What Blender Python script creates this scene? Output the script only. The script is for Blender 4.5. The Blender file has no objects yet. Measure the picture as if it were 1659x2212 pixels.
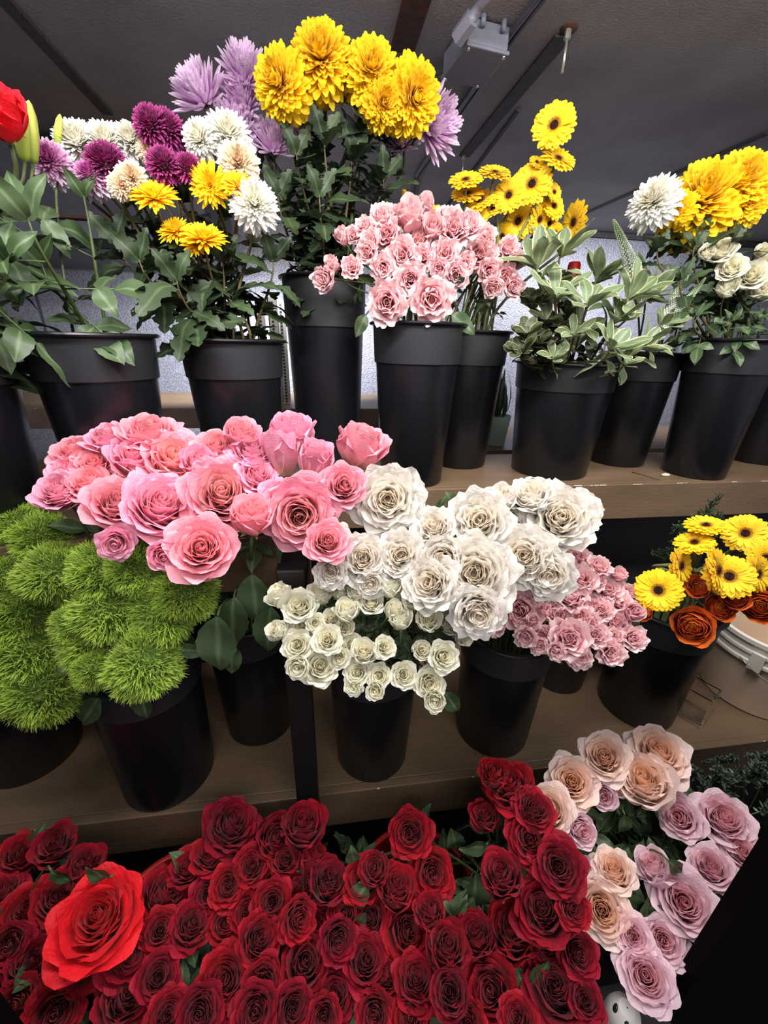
import bpy, math, random
import numpy as np
from mathutils import Vector, Matrix
C = bpy.context.scene.collection
sc = bpy.context.scene
PI = math.pi
EYE = 1.60                      # camera height above the floor

# ------------------------------------------------------------------ camera
F, CX, CY = 880.0, 829.5, 1106.0
def unit(a): return a / np.linalg.norm(a)
_Y = unit(np.array([700 - CX, 732 - CY, F]))
_D = np.array([-52., 2088., F]); _D = unit(_D - (_D @ _Y) * _Y)
_Z = -_D; _X = np.cross(_D, _Y); _X = _X if _X[0] > 0 else -_X
RM = np.stack([_X, _Y, _Z], 1)          # camera(right, down, forward) = RM @ room
cam_d = bpy.data.cameras.new('camera'); cam = bpy.data.objects.new('camera', cam_d); C.objects.link(cam)
right, down, fwd = RM[0], RM[1], RM[2]
M3 = Matrix([[right[i], -down[i], -fwd[i]] for i in range(3)])
cam.matrix_world = Matrix.Translation((0, 0, EYE)) @ M3.to_4x4()
cam_d.sensor_fit = 'VERTICAL'; cam_d.sensor_height = 36.0; cam_d.lens = 36.0 * F / 2212
cam_d.clip_start = 0.02
sc.camera = cam

# ------------------------------------------------------------------ world, light, exposure
sc.view_settings.view_transform = 'Standard'; sc.view_settings.look = 'None'
sc.view_settings.exposure = 0.36; sc.view_settings.gamma = 1.0; sc.view_settings.use_curve_mapping = False
w = bpy.data.worlds.new('world'); sc.world = w; w.use_nodes = True
w.node_tree.nodes['Background'].inputs[0].default_value = (0.75, 0.8, 1.0, 1)
w.node_tree.nodes['Background'].inputs[1].default_value = 0.24
def area(name, loc, target, sx, sy, e, col=(1, 1, 1), spread=PI):
    d = bpy.data.lights.new(name, 'AREA'); d.shape = 'RECTANGLE'; d.size = sx; d.size_y = sy; d.energy = e; d.color = col
    o = bpy.data.objects.new(name, d); C.objects.link(o)
    o.location = (loc[0], loc[1], loc[2] + EYE)
    v = Vector(target) - Vector(loc)
    o.rotation_euler = v.to_track_quat('-Z', 'Y').to_euler(); d.spread = spread
    return o
area('store_ceiling_lamp', (0.35, -1.0, 0.95), (0.3, 0.8, -0.15), 1.8, 0.5, 18, (1.0, 0.97, 0.93))
area('cooler_lamp', (0.35, 0.42, 0.60), (0.35, 0.80, -0.1), 2.2, 0.10, 27, (1.0, 0.98, 0.96))
area('rear_lamp_left', (-0.2, 1.95, 0.22), (-0.45, 2.8, -0.45), 1.3, 0.10, 15, (0.92, 0.94, 1.0), 1.9)
area('rear_lamp_right', (1.7, 1.95, 0.62), (1.8, 2.8, -0.2), 1.2, 0.10, 12, (0.92, 0.94, 1.0), 1.9)

# ------------------------------------------------------------------ helpers
def ray(px, py): return RM.T @ np.array([(px - CX) / F, (py - CY) / F, 1.0])
def PD(px, py, d): p = ray(px, py) * d; return Vector((p[0], p[1], p[2] + EYE))
def PY(px, py, y): r = ray(px, py); p = r * (y / r[1]); return Vector((p[0], p[1], p[2] + EYE))
def PZ(px, py, z): r = ray(px, py); p = r * (z / r[2]); return Vector((p[0], p[1], p[2] + EYE))
def depth_of(p): return float(fwd @ np.array([p[0], p[1], p[2] - EYE]))
def facing(px, py, fx, fy):
    r = unit(ray(px, py)); rt = unit(right - (right @ r) * r); dn = unit(np.cross(r, rt))
    if dn @ down < 0: dn = -dn
    s = max(0.0, 1 - fx * fx - fy * fy) ** .5
    return Vector(unit(fx * rt + fy * dn - s * r))
def size_of(px, py, diam, p):
    r = unit(ray(px, py)); ca = float(fwd @ r)
    return diam * depth_of(p) / F * ca ** .5

def tag(o, label=None, cat=None, group=None, kind=None):
    if label: o['label'] = label
    if cat: o['category'] = cat
    if group: o['group'] = group
    if kind: o['kind'] = kind
    return o
def empty(name, loc):
    o = bpy.data.objects.new(name, None); C.objects.link(o); o.location = loc; o.empty_display_size = .02
    return o

class MB:
    def __init__(s): s.v = []; s.f = []; s.c = []
    def grid(s, P, col, closed=False):
        # P: (nv, nu, 3) array, col: (nv, nu, 3)
        nv, nu = P.shape[:2]; b = sum(len(a) for a in s.v)
        s.v.append(P.reshape(-1, 3)); s.c.append(col.reshape(-1, 3))
        i, j = np.meshgrid(np.arange(nv - 1), np.arange(nu if closed else nu - 1), indexing='ij')
        j2 = (j + 1) % nu
        q = np.stack([b + i * nu + j, b + i * nu + j2, b + (i + 1) * nu + j2, b + (i + 1) * nu + j], -1).reshape(-1, 4)
        s.f.append(q)
    def add(s, verts, faces, col=(0, 0, 0)):
        b = sum(len(a) for a in s.v); verts = np.array(verts, float)
        s.v.append(verts); s.c.append(np.tile(np.array(col, float), (len(verts), 1)))
        for f in faces: s.f.append([tuple(b + k for k in f)])
    def box(s, x0, x1, y0, y1, z0, z1, M=None, col=(0, 0, 0)):
        v = [(x, y, z) for z in (z0, z1) for y in (y0, y1) for x in (x0, x1)]
        if M is not None: v = [tuple(M @ Vector(p)) for p in v]
        s.add(v, [(0, 2, 3, 1), (4, 5, 7, 6), (0, 1, 5, 4), (2, 6, 7, 3), (0, 4, 6, 2), (1, 3, 7, 5)], col)
    def tube(s, pts, rad, n=8, cap=True, col=None):
        pts = [np.array(p, float) for p in pts]; m = len(pts)
        rad = [rad] * m if not hasattr(rad, '__len__') else rad
        T = [unit(pts[min(i + 1, m - 1)] - pts[max(i - 1, 0)] + 1e-9) for i in range(m)]
        a = np.array([0, 0, 1.]) if abs(T[0][2]) < .9 else np.array([1., 0, 0])
        N = unit(np.cross(T[0], a)); P = np.zeros((m, n, 3)); th = np.arange(n) * 2 * PI / n
        for i in range(m):
            N = unit(N - (N @ T[i]) * T[i]); B = np.cross(T[i], N)
            P[i] = pts[i] + rad[i] * (np.outer(np.cos(th), N) + np.outer(np.sin(th), B))
        c = np.zeros((m, n, 3)); c[:, :, 1] = np.linspace(0, 1, m)[:, None]
        if col is not None: c[:] = col
        b = sum(len(a) for a in s.v); s.grid(P, c, True)
        if cap:
            s.f.append([tuple(b + k for k in range(n))[::-1]]); s.f.append([tuple(b + (m - 1) * n + k for k in range(n))])
    def lathe(s, prof, n=64, c=(0, 0, 0), col=(0, 0, 0)):
        th = np.arange(n) * 2 * PI / n; P = np.zeros((len(prof), n, 3))
        for i, (r, z) in enumerate(prof):
            P[i, :, 0] = c[0] + r * np.cos(th); P[i, :, 1] = c[1] + r * np.sin(th); P[i, :, 2] = c[2] + z
        cc = np.zeros((len(prof), n, 3)); cc[:] = col
        s.grid(P, cc, True)
    def mesh(s, name, mat, smooth=True):
        V = np.concatenate(s.v); Cc = np.concatenate(s.c); fs = []
        for q in s.f: fs.extend(tuple(int(a) for a in t) for t in q)
        me = bpy.data.meshes.new(name); me.from_pydata(V.tolist(), [], fs)
        at = me.color_attributes.new('pc', 'FLOAT_COLOR', 'POINT')
        at.data.foreach_set('color', np.concatenate([Cc, np.ones((len(Cc), 1))], 1).astype(np.float32).ravel())
        me.materials.append(mat)
        if smooth: me.polygons.foreach_set('use_smooth', [True] * len(me.polygons))
        me.update(); return me
    def obj(s, name, mat, parent=None, smooth=True, loc=None):
        o = link(name, s.mesh(name, mat, smooth), parent, loc)
        if smooth and name in ('body', 'collar', 'rim', 'cap'): o.data.set_sharp_from_angle(angle=.6)
        return o
def link(name, me, parent=None, loc=None, M=None):
    o = bpy.data.objects.new(name, me); C.objects.link(o)
    if parent is not None: o.parent = parent
    if loc is not None: o.location = loc
    if M is not None: o.matrix_local = M
    return o
def bevel(o, wd, seg=2):
    m = o.modifiers.new('bevel', 'BEVEL'); m.width = wd; m.segments = seg; m.limit_method = 'ANGLE'; return o

# ------------------------------------------------------------------ materials
def new_mat(name):
    m = bpy.data.materials.new(name); m.use_nodes = True; nt = m.node_tree; nt.nodes.clear()
    return m, nt, nt.nodes.new, nt.links.new
def srgb(r, g, b): return tuple(((c / 255) / 12.92 if c / 255 <= .04045 else ((c / 255 + .055) / 1.055) ** 2.4) for c in (r, g, b)) + (1,)
def mixc(N, L, a, b, f, bt='MIX'):
    n = N('ShaderNodeMix'); n.data_type = 'RGBA'; n.blend_type = bt; n.clamp_factor = True
    for s, x in ((6, a), (7, b), (0, f)):
        if hasattr(x, 'links') or hasattr(x, 'is_linked'): L(x, n.inputs[s])
        else: n.inputs[s].default_value = x
    return n.outputs[2]
def math_(N, L, op, a, b=0., cl=False):
    n = N('ShaderNodeMath'); n.operation = op; n.use_clamp = cl
    for s, x in ((0, a), (1, b)):
        if hasattr(x, 'is_linked'): L(x, n.inputs[s])
        else: n.inputs[s].default_value = x
    return n.outputs[0]
def petal_mat(name, inner, outer, base=None, tip=None, trans=.28, pos=.5, rough=.55, vary=.10, stripe=0., hue=.006):
    m, nt, N, L = new_mat(name)
    at = N('ShaderNodeAttribute'); at.attribute_name = 'pc'; sep = N('ShaderNodeSeparateColor'); L(at.outputs['Color'], sep.inputs[0])
    t, v, b = sep.outputs
    rp = N('ShaderNodeMapRange'); L(t, rp.inputs[0]); rp.inputs[1].default_value = max(0, pos - .35); rp.inputs[2].default_value = min(1, pos + .35)
    col = mixc(N, L, inner, outer, rp.outputs[0])
    if tip is not None:
        f = math_(N, L, 'POWER', v, 3.0); col = mixc(N, L, col, tip, math_(N, L, 'MULTIPLY', f, .75))
    if base is not None:
        f = math_(N, L, 'POWER', math_(N, L, 'SUBTRACT', 1., v, True), 2.2); col = mixc(N, L, col, base, math_(N, L, 'MULTIPLY', f, .9))
    tc = N('ShaderNodeTexCoord'); no = N('ShaderNodeTexNoise'); no.inputs['Scale'].default_value = 9; no.inputs['Detail'].default_value = 4; L(tc.outputs['Object'], no.inputs[0])
    oi = N('ShaderNodeObjectInfo')
    val = math_(N, L, 'ADD', math_(N, L, 'MULTIPLY', math_(N, L, 'SUBTRACT', b, .5), vary * 2), math_(N, L, 'MULTIPLY', math_(N, L, 'SUBTRACT', oi.outputs['Random'], .5), vary * 1.6))
    val = math_(N, L, 'ADD', val, math_(N, L, 'MULTIPLY', math_(N, L, 'SUBTRACT', no.outputs[0], .5), .18))
    val = math_(N, L, 'ADD', val, 1.0)
    hs = N('ShaderNodeHueSaturation'); L(col, hs.inputs['Color']); L(val, hs.inputs['Value'])
    hu = math_(N, L, 'ADD', .5, math_(N, L, 'MULTIPLY', math_(N, L, 'SUBTRACT', oi.outputs['Random'], .5), hue)); L(hu, hs.inputs['Hue'])
    col = hs.outputs[0]
    bs = N('ShaderNodeBsdfPrincipled'); L(col, bs.inputs['Base Color']); bs.inputs['Roughness'].default_value = rough
    bs.inputs['Specular IOR Level'].default_value = .25
    bs.inputs['Sheen Weight'].default_value = .08
    tr = N('ShaderNodeBsdfTranslucent'); L(col, tr.inputs[0])
    bp = N('ShaderNodeBump'); n2 = N('ShaderNodeTexNoise'); n2.inputs['Scale'].default_value = 26; n2.inputs['Detail'].default_value = 3; L(tc.outputs['Object'], n2.inputs[0])
    bp.inputs['Strength'].default_value = .25; bp.inputs['Distance'].default_value = .01; L(n2.outputs[0], bp.inputs['Height']); L(bp.outputs[0], bs.inputs['Normal'])
    mx = N('ShaderNodeMixShader'); mx.inputs[0].default_value = trans; L(bs.outputs[0], mx.inputs[1]); L(tr.outputs[0], mx.inputs[2])
    out = N('ShaderNodeOutputMaterial'); L(mx.outputs[0], out.inputs[0]); return m
def leaf_mat(name, col1, col2, rib, edge=None, rough=.42, trans=.15):
    m, nt, N, L = new_mat(name)
    at = N('ShaderNodeAttribute'); at.attribute_name = 'pc'; sep = N('ShaderNodeSeparateColor'); L(at.outputs['Color'], sep.inputs[0])
    u, v, b = sep.outputs
    tc = N('ShaderNodeTexCoord'); no = N('ShaderNodeTexNoise'); no.inputs['Scale'].default_value = 60; no.inputs['Detail'].default_value = 3; L(tc.outputs['Object'], no.inputs[0])
    col = mixc(N, L, col1, col2, b)
    col = mixc(N, L, col, tuple(c * .55 for c in col1[:3]) + (1,), math_(N, L, 'MULTIPLY', no.outputs[0], .5))
    rb = N('ShaderNodeMapRange'); L(u, rb.inputs[0]); rb.inputs[1].default_value = .22; rb.inputs[2].default_value = .0
    col = mixc(N, L, col, rib, math_(N, L, 'MULTIPLY', rb.outputs[0], .6))
    wv = N('ShaderNodeTexWave'); wv.inputs['Scale'].default_value = 1.0
    cmb = N('ShaderNodeCombineXYZ'); L(math_(N, L, 'ADD', math_(N, L, 'MULTIPLY', v, 6.), math_(N, L, 'MULTIPLY', u, -2.2)), cmb.inputs[0]); L(cmb.outputs[0], wv.inputs[0])
    if edge is not None:
        e = N('ShaderNodeMapRange'); L(math_(N, L, 'ADD', u, math_(N, L, 'MULTIPLY', math_(N, L, 'SUBTRACT', no.outputs[0], .5), .55)), e.inputs[0]); e.inputs[1].default_value = .80; e.inputs[2].default_value = .92
        col = mixc(N, L, col, edge, e.outputs[0])
    bs = N('ShaderNodeBsdfPrincipled'); L(col, bs.inputs['Base Color']); bs.inputs['Roughness'].default_value = rough; bs.inputs['Specular IOR Level'].default_value = .4
    bp = N('ShaderNodeBump'); bp.inputs['Strength'].default_value = .25; bp.inputs['Distance'].default_value = .002; L(no.outputs[0], bp.inputs['Height']); L(bp.outputs[0], bs.inputs['Normal'])
    tr = N('ShaderNodeBsdfTranslucent'); L(col, tr.inputs[0])
    mx = N('ShaderNodeMixShader'); mx.inputs[0].default_value = trans; L(bs.outputs[0], mx.inputs[1]); L(tr.outputs[0], mx.inputs[2])
    out = N('ShaderNodeOutputMaterial'); L(mx.outputs[0], out.inputs[0]); return m
def solid(name, col, rough=.5, metal=0., noise=0., nscale=20., bump=0., bscale=60., col2=None, stretch=None, spec=.5, trans=0., coat=0.):
    m, nt, N, L = new_mat(name)
    bs = N('ShaderNodeBsdfPrincipled'); bs.inputs['Roughness'].default_value = rough; bs.inputs['Metallic'].default_value = metal; bs.inputs['Specular IOR Level'].default_value = spec
    bs.inputs['Transmission Weight'].default_value = trans; bs.inputs['Coat Weight'].default_value = coat
    tc = N('ShaderNodeTexCoord'); mp = N('ShaderNodeMapping'); L(tc.outputs['Object'], mp.inputs[0])
    if stretch: mp.inputs['Scale'].default_value = stretch
    no = N('ShaderNodeTexNoise'); no.inputs['Scale'].default_value = nscale; no.inputs['Detail'].default_value = 5; L(mp.outputs[0], no.inputs[0])
    c2 = col2 if col2 is not None else tuple(c * (1 - noise) for c in col[:3]) + (1,)
    rp = N('ShaderNodeMapRange'); L(no.outputs[0], rp.inputs[0]); rp.inputs[1].default_value = .35; rp.inputs[2].default_value = .65
    if noise > 0 or col2 is not None: L(mixc(N, L, col, c2, rp.outputs[0]), bs.inputs['Base Color'])
    else: bs.inputs['Base Color'].default_value = col
    if bump > 0:
        n2 = N('ShaderNodeTexNoise'); n2.inputs['Scale'].default_value = bscale; n2.inputs['Detail'].default_value = 4; L(mp.outputs[0], n2.inputs[0])
        bp = N('ShaderNodeBump'); bp.inputs['Strength'].default_value = bump; bp.inputs['Distance'].default_value = .004; L(n2.outputs[0], bp.inputs['Height']); L(bp.outputs[0], bs.inputs['Normal'])
    out = N('ShaderNodeOutputMaterial'); L(bs.outputs[0], out.inputs[0]); return m

M_black = solid('black_plastic', (.010, .010, .013, 1), rough=.30, noise=.3, nscale=6, stretch=(1, 1, .15), bump=.06, bscale=40, spec=.45)
M_band = solid('satin_black_plastic', (.020, .020, .024, 1), rough=.5, noise=.2, nscale=8, spec=.5)
M_post = solid('black_steel', (.008, .007, .007, 1), rough=.45)
M_jamb = solid('black_jamb', (.0022, .0016, .0018, 1), rough=.7, noise=.2, spec=.08)
M_shelf = solid('brown_painted_wood', srgb(120, 97, 74), rough=.5, noise=.28, nscale=5, bump=.25, bscale=70, stretch=(.6, 2, 2))
M_chip = solid('bare_wood_chips', srgb(235, 225, 210), rough=.8)
M_ceil = solid('grey_ceiling', srgb(160, 156, 158), rough=.62, col2=srgb(134, 129, 133), nscale=3.2, bump=.5, bscale=170)
M_ceil2 = solid('dark_seam', srgb(72, 70, 72), rough=.7, noise=.4, nscale=50, bump=.6, bscale=160)
M_rust = solid('rust', srgb(92, 46, 28), rough=.9, col2=srgb(60, 46, 44), nscale=60, bump=.4)
M_wall = solid('embossed_metal_wall', srgb(172, 172, 184), rough=.36, metal=.35, col2=srgb(140, 140, 153), nscale=95, bump=.8, bscale=120)
M_unit = solid('unit_grey', srgb(92, 90, 100), rough=.5, noise=.15, nscale=30, bump=.2, bscale=150)
M_copper = solid('copper_trim', srgb(120, 70, 50), rough=.5)
M_box = solid('grey_box_paint', srgb(126, 127, 142), rough=.5, noise=.08, nscale=40, bump=.2, bscale=200)
M_pipe = solid('grey_conduit', srgb(96, 96, 106), rough=.4, metal=.4, noise=.2)
M_zinc = solid('zinc', srgb(185, 182, 172), rough=.35, metal=.7)
M_fasc = solid('rear_wood', srgb(120, 96, 82), rough=.7, noise=.35, nscale=12)
M_white = solid('white_plastic', srgb(236, 228, 214), rough=.45, noise=.06)
M_pail = solid('milky_plastic', srgb(222, 196, 170), rough=.5, noise=.08, nscale=6)
M_pot = solid('pale_green_pot', srgb(176, 196, 180), rough=.4)
M_red = solid('red_plastic', srgb(176, 22, 14), rough=.4)
M_glass = solid('clear_glass', (1, 1, 1, 1), rough=.02, trans=1.)
M_floor = solid('dark_floor', srgb(46, 42, 42), rough=.5, noise=.3)
M_side = solid('dark_cabinet', srgb(30, 27, 28), rough=.6, noise=.2)
M_ghost = solid('ghost_white', srgb(196, 190, 186), rough=.8)
M_eye = solid('ghost_eye', (.004, .004, .004, 1), rough=.4)
M_ink = solid('barcode_ink', srgb(70, 75, 70), rough=.7)
M_stem = solid('green_stem', srgb(84, 98, 52), rough=.5, noise=.3, nscale=30)
M_stem2 = solid('brown_stem', srgb(96, 82, 50), rough=.6, noise=.3, nscale=30)
M_stemg = solid('fuzzy_stem', srgb(122, 130, 84), rough=.7, noise=.25, nscale=40)
M_sepal = solid('sepal_green', srgb(128, 140, 82), rough=.5, noise=.2, nscale=30)
M_calyx = solid('calyx_green', srgb(92, 100, 62), rough=.6, noise=.3, nscale=30)
L_rose = leaf_mat('rose_leaf', srgb(62, 84, 50), srgb(92, 112, 78), srgb(128, 146, 108))
L_mum = leaf_mat('mum_leaf', srgb(38, 52, 33), srgb(70, 88, 56), srgb(92, 110, 74), rough=.5, trans=.1)
L_pit = leaf_mat('variegated_leaf', srgb(106, 126, 86), srgb(142, 158, 122), srgb(156, 168, 134), edge=srgb(216, 212, 158))
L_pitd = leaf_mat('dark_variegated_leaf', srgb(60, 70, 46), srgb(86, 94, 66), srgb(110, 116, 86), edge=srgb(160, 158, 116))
L_fern = leaf_mat('fern_leaf', srgb(44, 66, 40), srgb(70, 92, 62), srgb(80, 100, 70))
L_grey = leaf_mat('grey_frond', srgb(84, 98, 84), srgb(122, 136, 116), srgb(130, 142, 120))

P_pink = petal_mat('pink_rose', srgb(254, 200, 176), srgb(248, 154, 184), pos=.45, base=srgb(250, 215, 170), tip=srgb(255, 190, 200), vary=.08, trans=.34)
P_pink2 = petal_mat('warm_pink_rose', srgb(252, 168, 176), srgb(246, 152, 180), pos=.5, base=srgb(250, 205, 170), tip=srgb(255, 190, 198), vary=.08, trans=.34)
P_lilac = petal_mat('lilac_pink_rose', srgb(250, 166, 182), srgb(248, 162, 196), pos=.5, base=srgb(240, 215, 180), tip=srgb(255, 192, 214), vary=.08, trans=.34)
P_white = petal_mat('white_garden_rose', srgb(250, 240, 224), srgb(242, 237, 230), pos=.45, vary=.02, trans=.42, hue=.0)
P_cream = petal_mat('cream_spray_rose', srgb(250, 245, 222), srgb(244, 241, 224), pos=.5, base=srgb(226, 224, 176), vary=.04, trans=.38, hue=.0)
P_spray = petal_mat('pink_spray_rose', srgb(252, 186, 198), srgb(252, 212, 218), pos=.5, base=srgb(250, 170, 180), tip=srgb(255, 232, 228), vary=.06, trans=.38)
P_peach = petal_mat('peach_rose', srgb(254, 214, 184), srgb(252, 230, 222), pos=.55, vary=.04, trans=.34)
P_mauve = petal_mat('mauve_pink_rose', srgb(244, 188, 196), srgb(244, 214, 224), pos=.5, vary=.04, trans=.34)
P_red = petal_mat('dark_red_rose', srgb(112, 3, 24), srgb(130, 6, 32), pos=.5, tip=srgb(176, 14, 40), vary=.24, trans=.22, rough=.6, hue=.006)
P_bright = petal_mat('bright_red_rose', srgb(206, 12, 36), srgb(232, 26, 44), pos=.4, vary=.1, trans=.22)
P_yel = petal_mat('yellow_mum', srgb(255, 224, 50), srgb(255, 219, 34), pos=.5, base=srgb(252, 200, 10), vary=.05, trans=.36)
P_yel2 = petal_mat('golden_mum', srgb(254, 214, 30), srgb(255, 216, 36), pos=.5, base=srgb(248, 176, 0), vary=.05, trans=.34)
P_lav = petal_mat('lavender_mum', srgb(244, 206, 242), srgb(242, 208, 240), pos=.5, tip=srgb(248, 232, 248), base=srgb(206, 146, 208), vary=.04, trans=.38)
P_pur = petal_mat('purple_mum', srgb(142, 24, 92), srgb(152, 38, 104), pos=.6, tip=srgb(190, 88, 154), vary=.15, trans=.25)
P_wht = petal_mat('white_mum', srgb(244, 240, 224), srgb(242, 241, 238), pos=.3, base=srgb(240, 234, 206), vary=.02, trans=.38, hue=0)
P_crm = petal_mat('cream_mum', srgb(236, 210, 176), srgb(240, 226, 204), pos=.3, vary=.04, trans=.3, hue=0)
P_pw = petal_mat('pink_white_mum', srgb(196, 92, 166), srgb(240, 220, 236), pos=.42, vary=.05, trans=.3)
P_ger = petal_mat('yellow_gerbera', srgb(255, 214, 46), srgb(255, 220, 42), pos=.5, base=srgb(246, 176, 10), vary=.12, trans=.24, rough=.5)
P_ger2 = petal_mat('lemon_gerbera', srgb(250, 196, 20), srgb(254, 222, 40), pos=.5, base=srgb(240, 170, 10), vary=.10, trans=.24, rough=.5)
P_disc = petal_mat('gerbera_disc', srgb(60, 24, 8), srgb(206, 150, 60), pos=.68, vary=.2, trans=0, rough=.8)
P_ran = petal_mat('orange_ranunculus', srgb(214, 112, 14), srgb(222, 104, 30), pos=.6, vary=.15, trans=.25)
P_grn = petal_mat('green_dianthus', srgb(104, 136, 40), srgb(166, 200, 70), pos=.5, base=srgb(70, 98, 30), tip=srgb(206, 226, 110), vary=.10, trans=.38, rough=.5)
P_ver = petal_mat('veronica', srgb(250, 250, 240), srgb(150, 174, 130), pos=.5, vary=.15, trans=.1)
P_lily = petal_mat('lily_bud', srgb(196, 204, 84), srgb(214, 216, 120), pos=.5, base=srgb(150, 176, 60), vary=.05, trans=.3)

# ------------------------------------------------------------------ flower heads (diameter 1, facing +Z, base at origin)
def core(mb, r, z, c=(0., .85, .5)):  # filler dome added so deep bloom centres do not go black
    mb.lathe([(.001, z), (r * .5, z - .02), (r * .85, z - .08), (r, z - .20), (r * .6, .08), (.02, .0)], 20, col=c)
def norm_mesh(mb, zc=None):
    V = np.concatenate(mb.v); r = np.percentile(np.hypot(V[:, 0], V[:, 1]), 98.5)
    for a in mb.v: a *= .5 / r
    return mb
def curve3(a0, a1, a2, v):   # angle keyed at v = 0, .55, 1
    return np.where(v < .55, a0 + (a1 - a0) * (v / .55) ** .9, a1 + (a2 - a1) * ((v - .55) / .45) ** 1.5)
def petal(mb, rng, phi, a, L, W, r0, rho_add, spiral=0., ragged=0., point=0., edgecurl=0., t=0., nu=9, nv=9, org=(0, 0, 0), notch=0., wbase=.35, maxang=2.3):
    u = np.linspace(-1, 1, nu)[None, :]; v0 = np.linspace(0, 1, nv)[:, None]
    cut = 1 - .20 * np.abs(u) ** 2.6 - point * np.abs(u) ** 1.2 + ragged * .06 * np.sin(u * rng.uniform(5, 9) + rng.uniform(0, 6)) + notch * -.1 * np.exp(-(u / .2) ** 2)
    v = v0 * np.ones_like(u)
    # integrate profile
    vs = np.linspace(0, 1, 33); ang = np.radians(curve3(*a, vs)); ds = L / 32
    R = r0 + np.concatenate([[0], np.cumsum(np.cos(ang[:-1]) * ds)]); Z = np.concatenate([[0], np.cumsum(np.sin(ang[:-1]) * ds)])
    vv = v * cut
    r = np.interp(vv, vs, R); z = np.interp(vv, vs, Z); an = np.interp(vv, vs, ang)
    wv = wbase + (1 - wbase) * np.sin(np.clip(v * 1.25, 0, 1) * PI / 2) ** 1.1
    wv = wv * (1 - .35 * np.clip((v - .75) / .25, 0, 1) ** 2)
    rho = np.maximum(r, .012) + rho_add
    th = np.clip(u * W * wv / rho, -maxang, maxang)
    rr = 1 + spiral * th / 2.3
    x = r - rho + rho * rr * np.cos(th); y = rho * rr * np.sin(th)
    # ruffles, and edges rolled outwards
    ph = rng.uniform(0, 6, 3)
    off = ragged * .035 * np.sin(u * rng.uniform(4, 8) + ph[0]) * v ** 2 + .010 * np.sin(u * 3 + ph[1]) * np.sin(v * 4 + ph[2])
    off = off + edgecurl * (np.clip(np.abs(u) - .45, 0, 1) ** 2) * np.clip(v - .35, 0, 1)
    nx = np.sin(an); nz = -np.cos(an)
    x = x + off * nx * np.cos(th * .5); y = y + off * nx * np.sin(th * .5); z = z + off * nz
    c, s = math.cos(phi), math.sin(phi)
    P = np.stack([org[0] + x * c - y * s, org[1] + x * s + y * c, org[2] + z], -1)
    col = np.zeros(P.shape); col[..., 0] = t; col[..., 1] = vv; col[..., 2] = rng.uniform(0, 1)
    mb.grid(P, col)
def lerp3(a, b, c, e): return a + (b - a) * e * 2 if e < .5 else b + (c - b) * (e - .5) * 2
def rose(seed, n=34, opened=1., ragged=.3, quarter=0, point=.04, droop=-30, flat=0., curl=.22, nu=9, nv=9):
    rng = np.random.default_rng(seed); mb = MB()
    off = rng.uniform(0, 6)
    nq = 0; core(mb, .09 if not quarter else .20, (.34 if opened > .6 else .3) if not quarter else .36)
    if quarter:
        nq = int(n * .5)
        for k in range(quarter):
            pa = k * 2 * PI / quarter + rng.uniform(-.2, .2); cx_, cy_ = .105 * math.cos(pa), .105 * math.sin(pa)
            for j in range(4):
                petal(mb, rng, pa + (-1) ** j * PI / 2 + rng.uniform(-.4, .4), (84, 90, rng.uniform(70, 95)), .47 + .01 * j, .15 + .02 * j, .010 + .020 * j, .02, ragged=.6, t=.05 + .1 * j, nu=nu, nv=7, org=(cx_, cy_, .02), maxang=1.9)
        for j in range(5):
            petal(mb, rng, rng.uniform(0, 6), (84, 90, 80), .48, .12, .02, .0, ragged=.6, t=.05, nu=nu, nv=7, org=(rng.uniform(-.05, .05), rng.uniform(-.05, .05), .02))
    for i in range(nq, n):
        t = (i / (n - 1)) ** .92; e = t * opened
        phi = off + i * 2.39996 + rng.uniform(-.15, .15)
        j = rng.uniform(-6, 6)
        a = (lerp3(82, 50, 8, e) + j * .5, lerp3(90, 84, 64, e) + j, lerp3(88, 68 - flat * 20, droop, e ** 1.35) + j * 2)
        L = lerp3(.53 - flat * .10, .55 - flat * .05, .58, e) * rng.uniform(.96, 1.04)
        W = lerp3(.15, .27, .36, e ** .8) * rng.uniform(.92, 1.1)
        petal(mb, rng, phi, a, L, W, .010 + .045 * t, .01 + .10 * e, spiral=.22 * (1 - t), ragged=ragged * (.3 + t), point=point * t, edgecurl=curl * e, t=t, nu=nu, nv=nv)
    return norm_mesh(mb)
def strap(mb, rng, phi, tilt, a0, a1, L, W, org_r, org_z, t, nv=6, cup=.25, tipw=.5, notch=0., twist=0.):
    # strap petal starting at polar position, angle from horizontal a0 -> a1
    v = np.linspace(0, 1, nv); an = np.radians(a0 + (a1 - a0) * v ** 1.4); ds = L / (nv - 1)
    R = org_r + np.concatenate([[0], np.cumsum(np.cos(an[:-1]) * ds)]); Z = org_z + np.concatenate([[0], np.cumsum(np.sin(an[:-1]) * ds)])
    wv = W * .5 * np.minimum(.35 + 1.1 * v ** .7, 1.0); k = v > .72; wv[k] *= np.sqrt(np.maximum(0, 1 - ((v[k] - .72) / .29) ** 2)) * (1 - tipw) + tipw * (1 - (v[k] - .72) / .28 * .75)
    us = np.array([-1, 0, 1.])
    c, s = math.cos(phi), math.sin(phi); P = np.zeros((nv, 3, 3)); sw = rng.uniform(-.12, .12) * L
    for i in range(nv):
        for j, u in enumerate(us):
            y = u * wv[i] + sw * v[i] ** 2; lift = cup * wv[i] * (abs(u)) + notch * 0
            x = R[i] - math.sin(an[i]) * lift; z = Z[i] + math.cos(an[i]) * lift + twist * u * wv[i]
            P[i, j] = (x * c - y * s, x * s + y * c, z)
    col = np.zeros(P.shape); col[..., 0] = t; col[..., 1] = v[:, None]; col[..., 2] = rng.uniform(0, 1)
    mb.grid(P, col)
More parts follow.
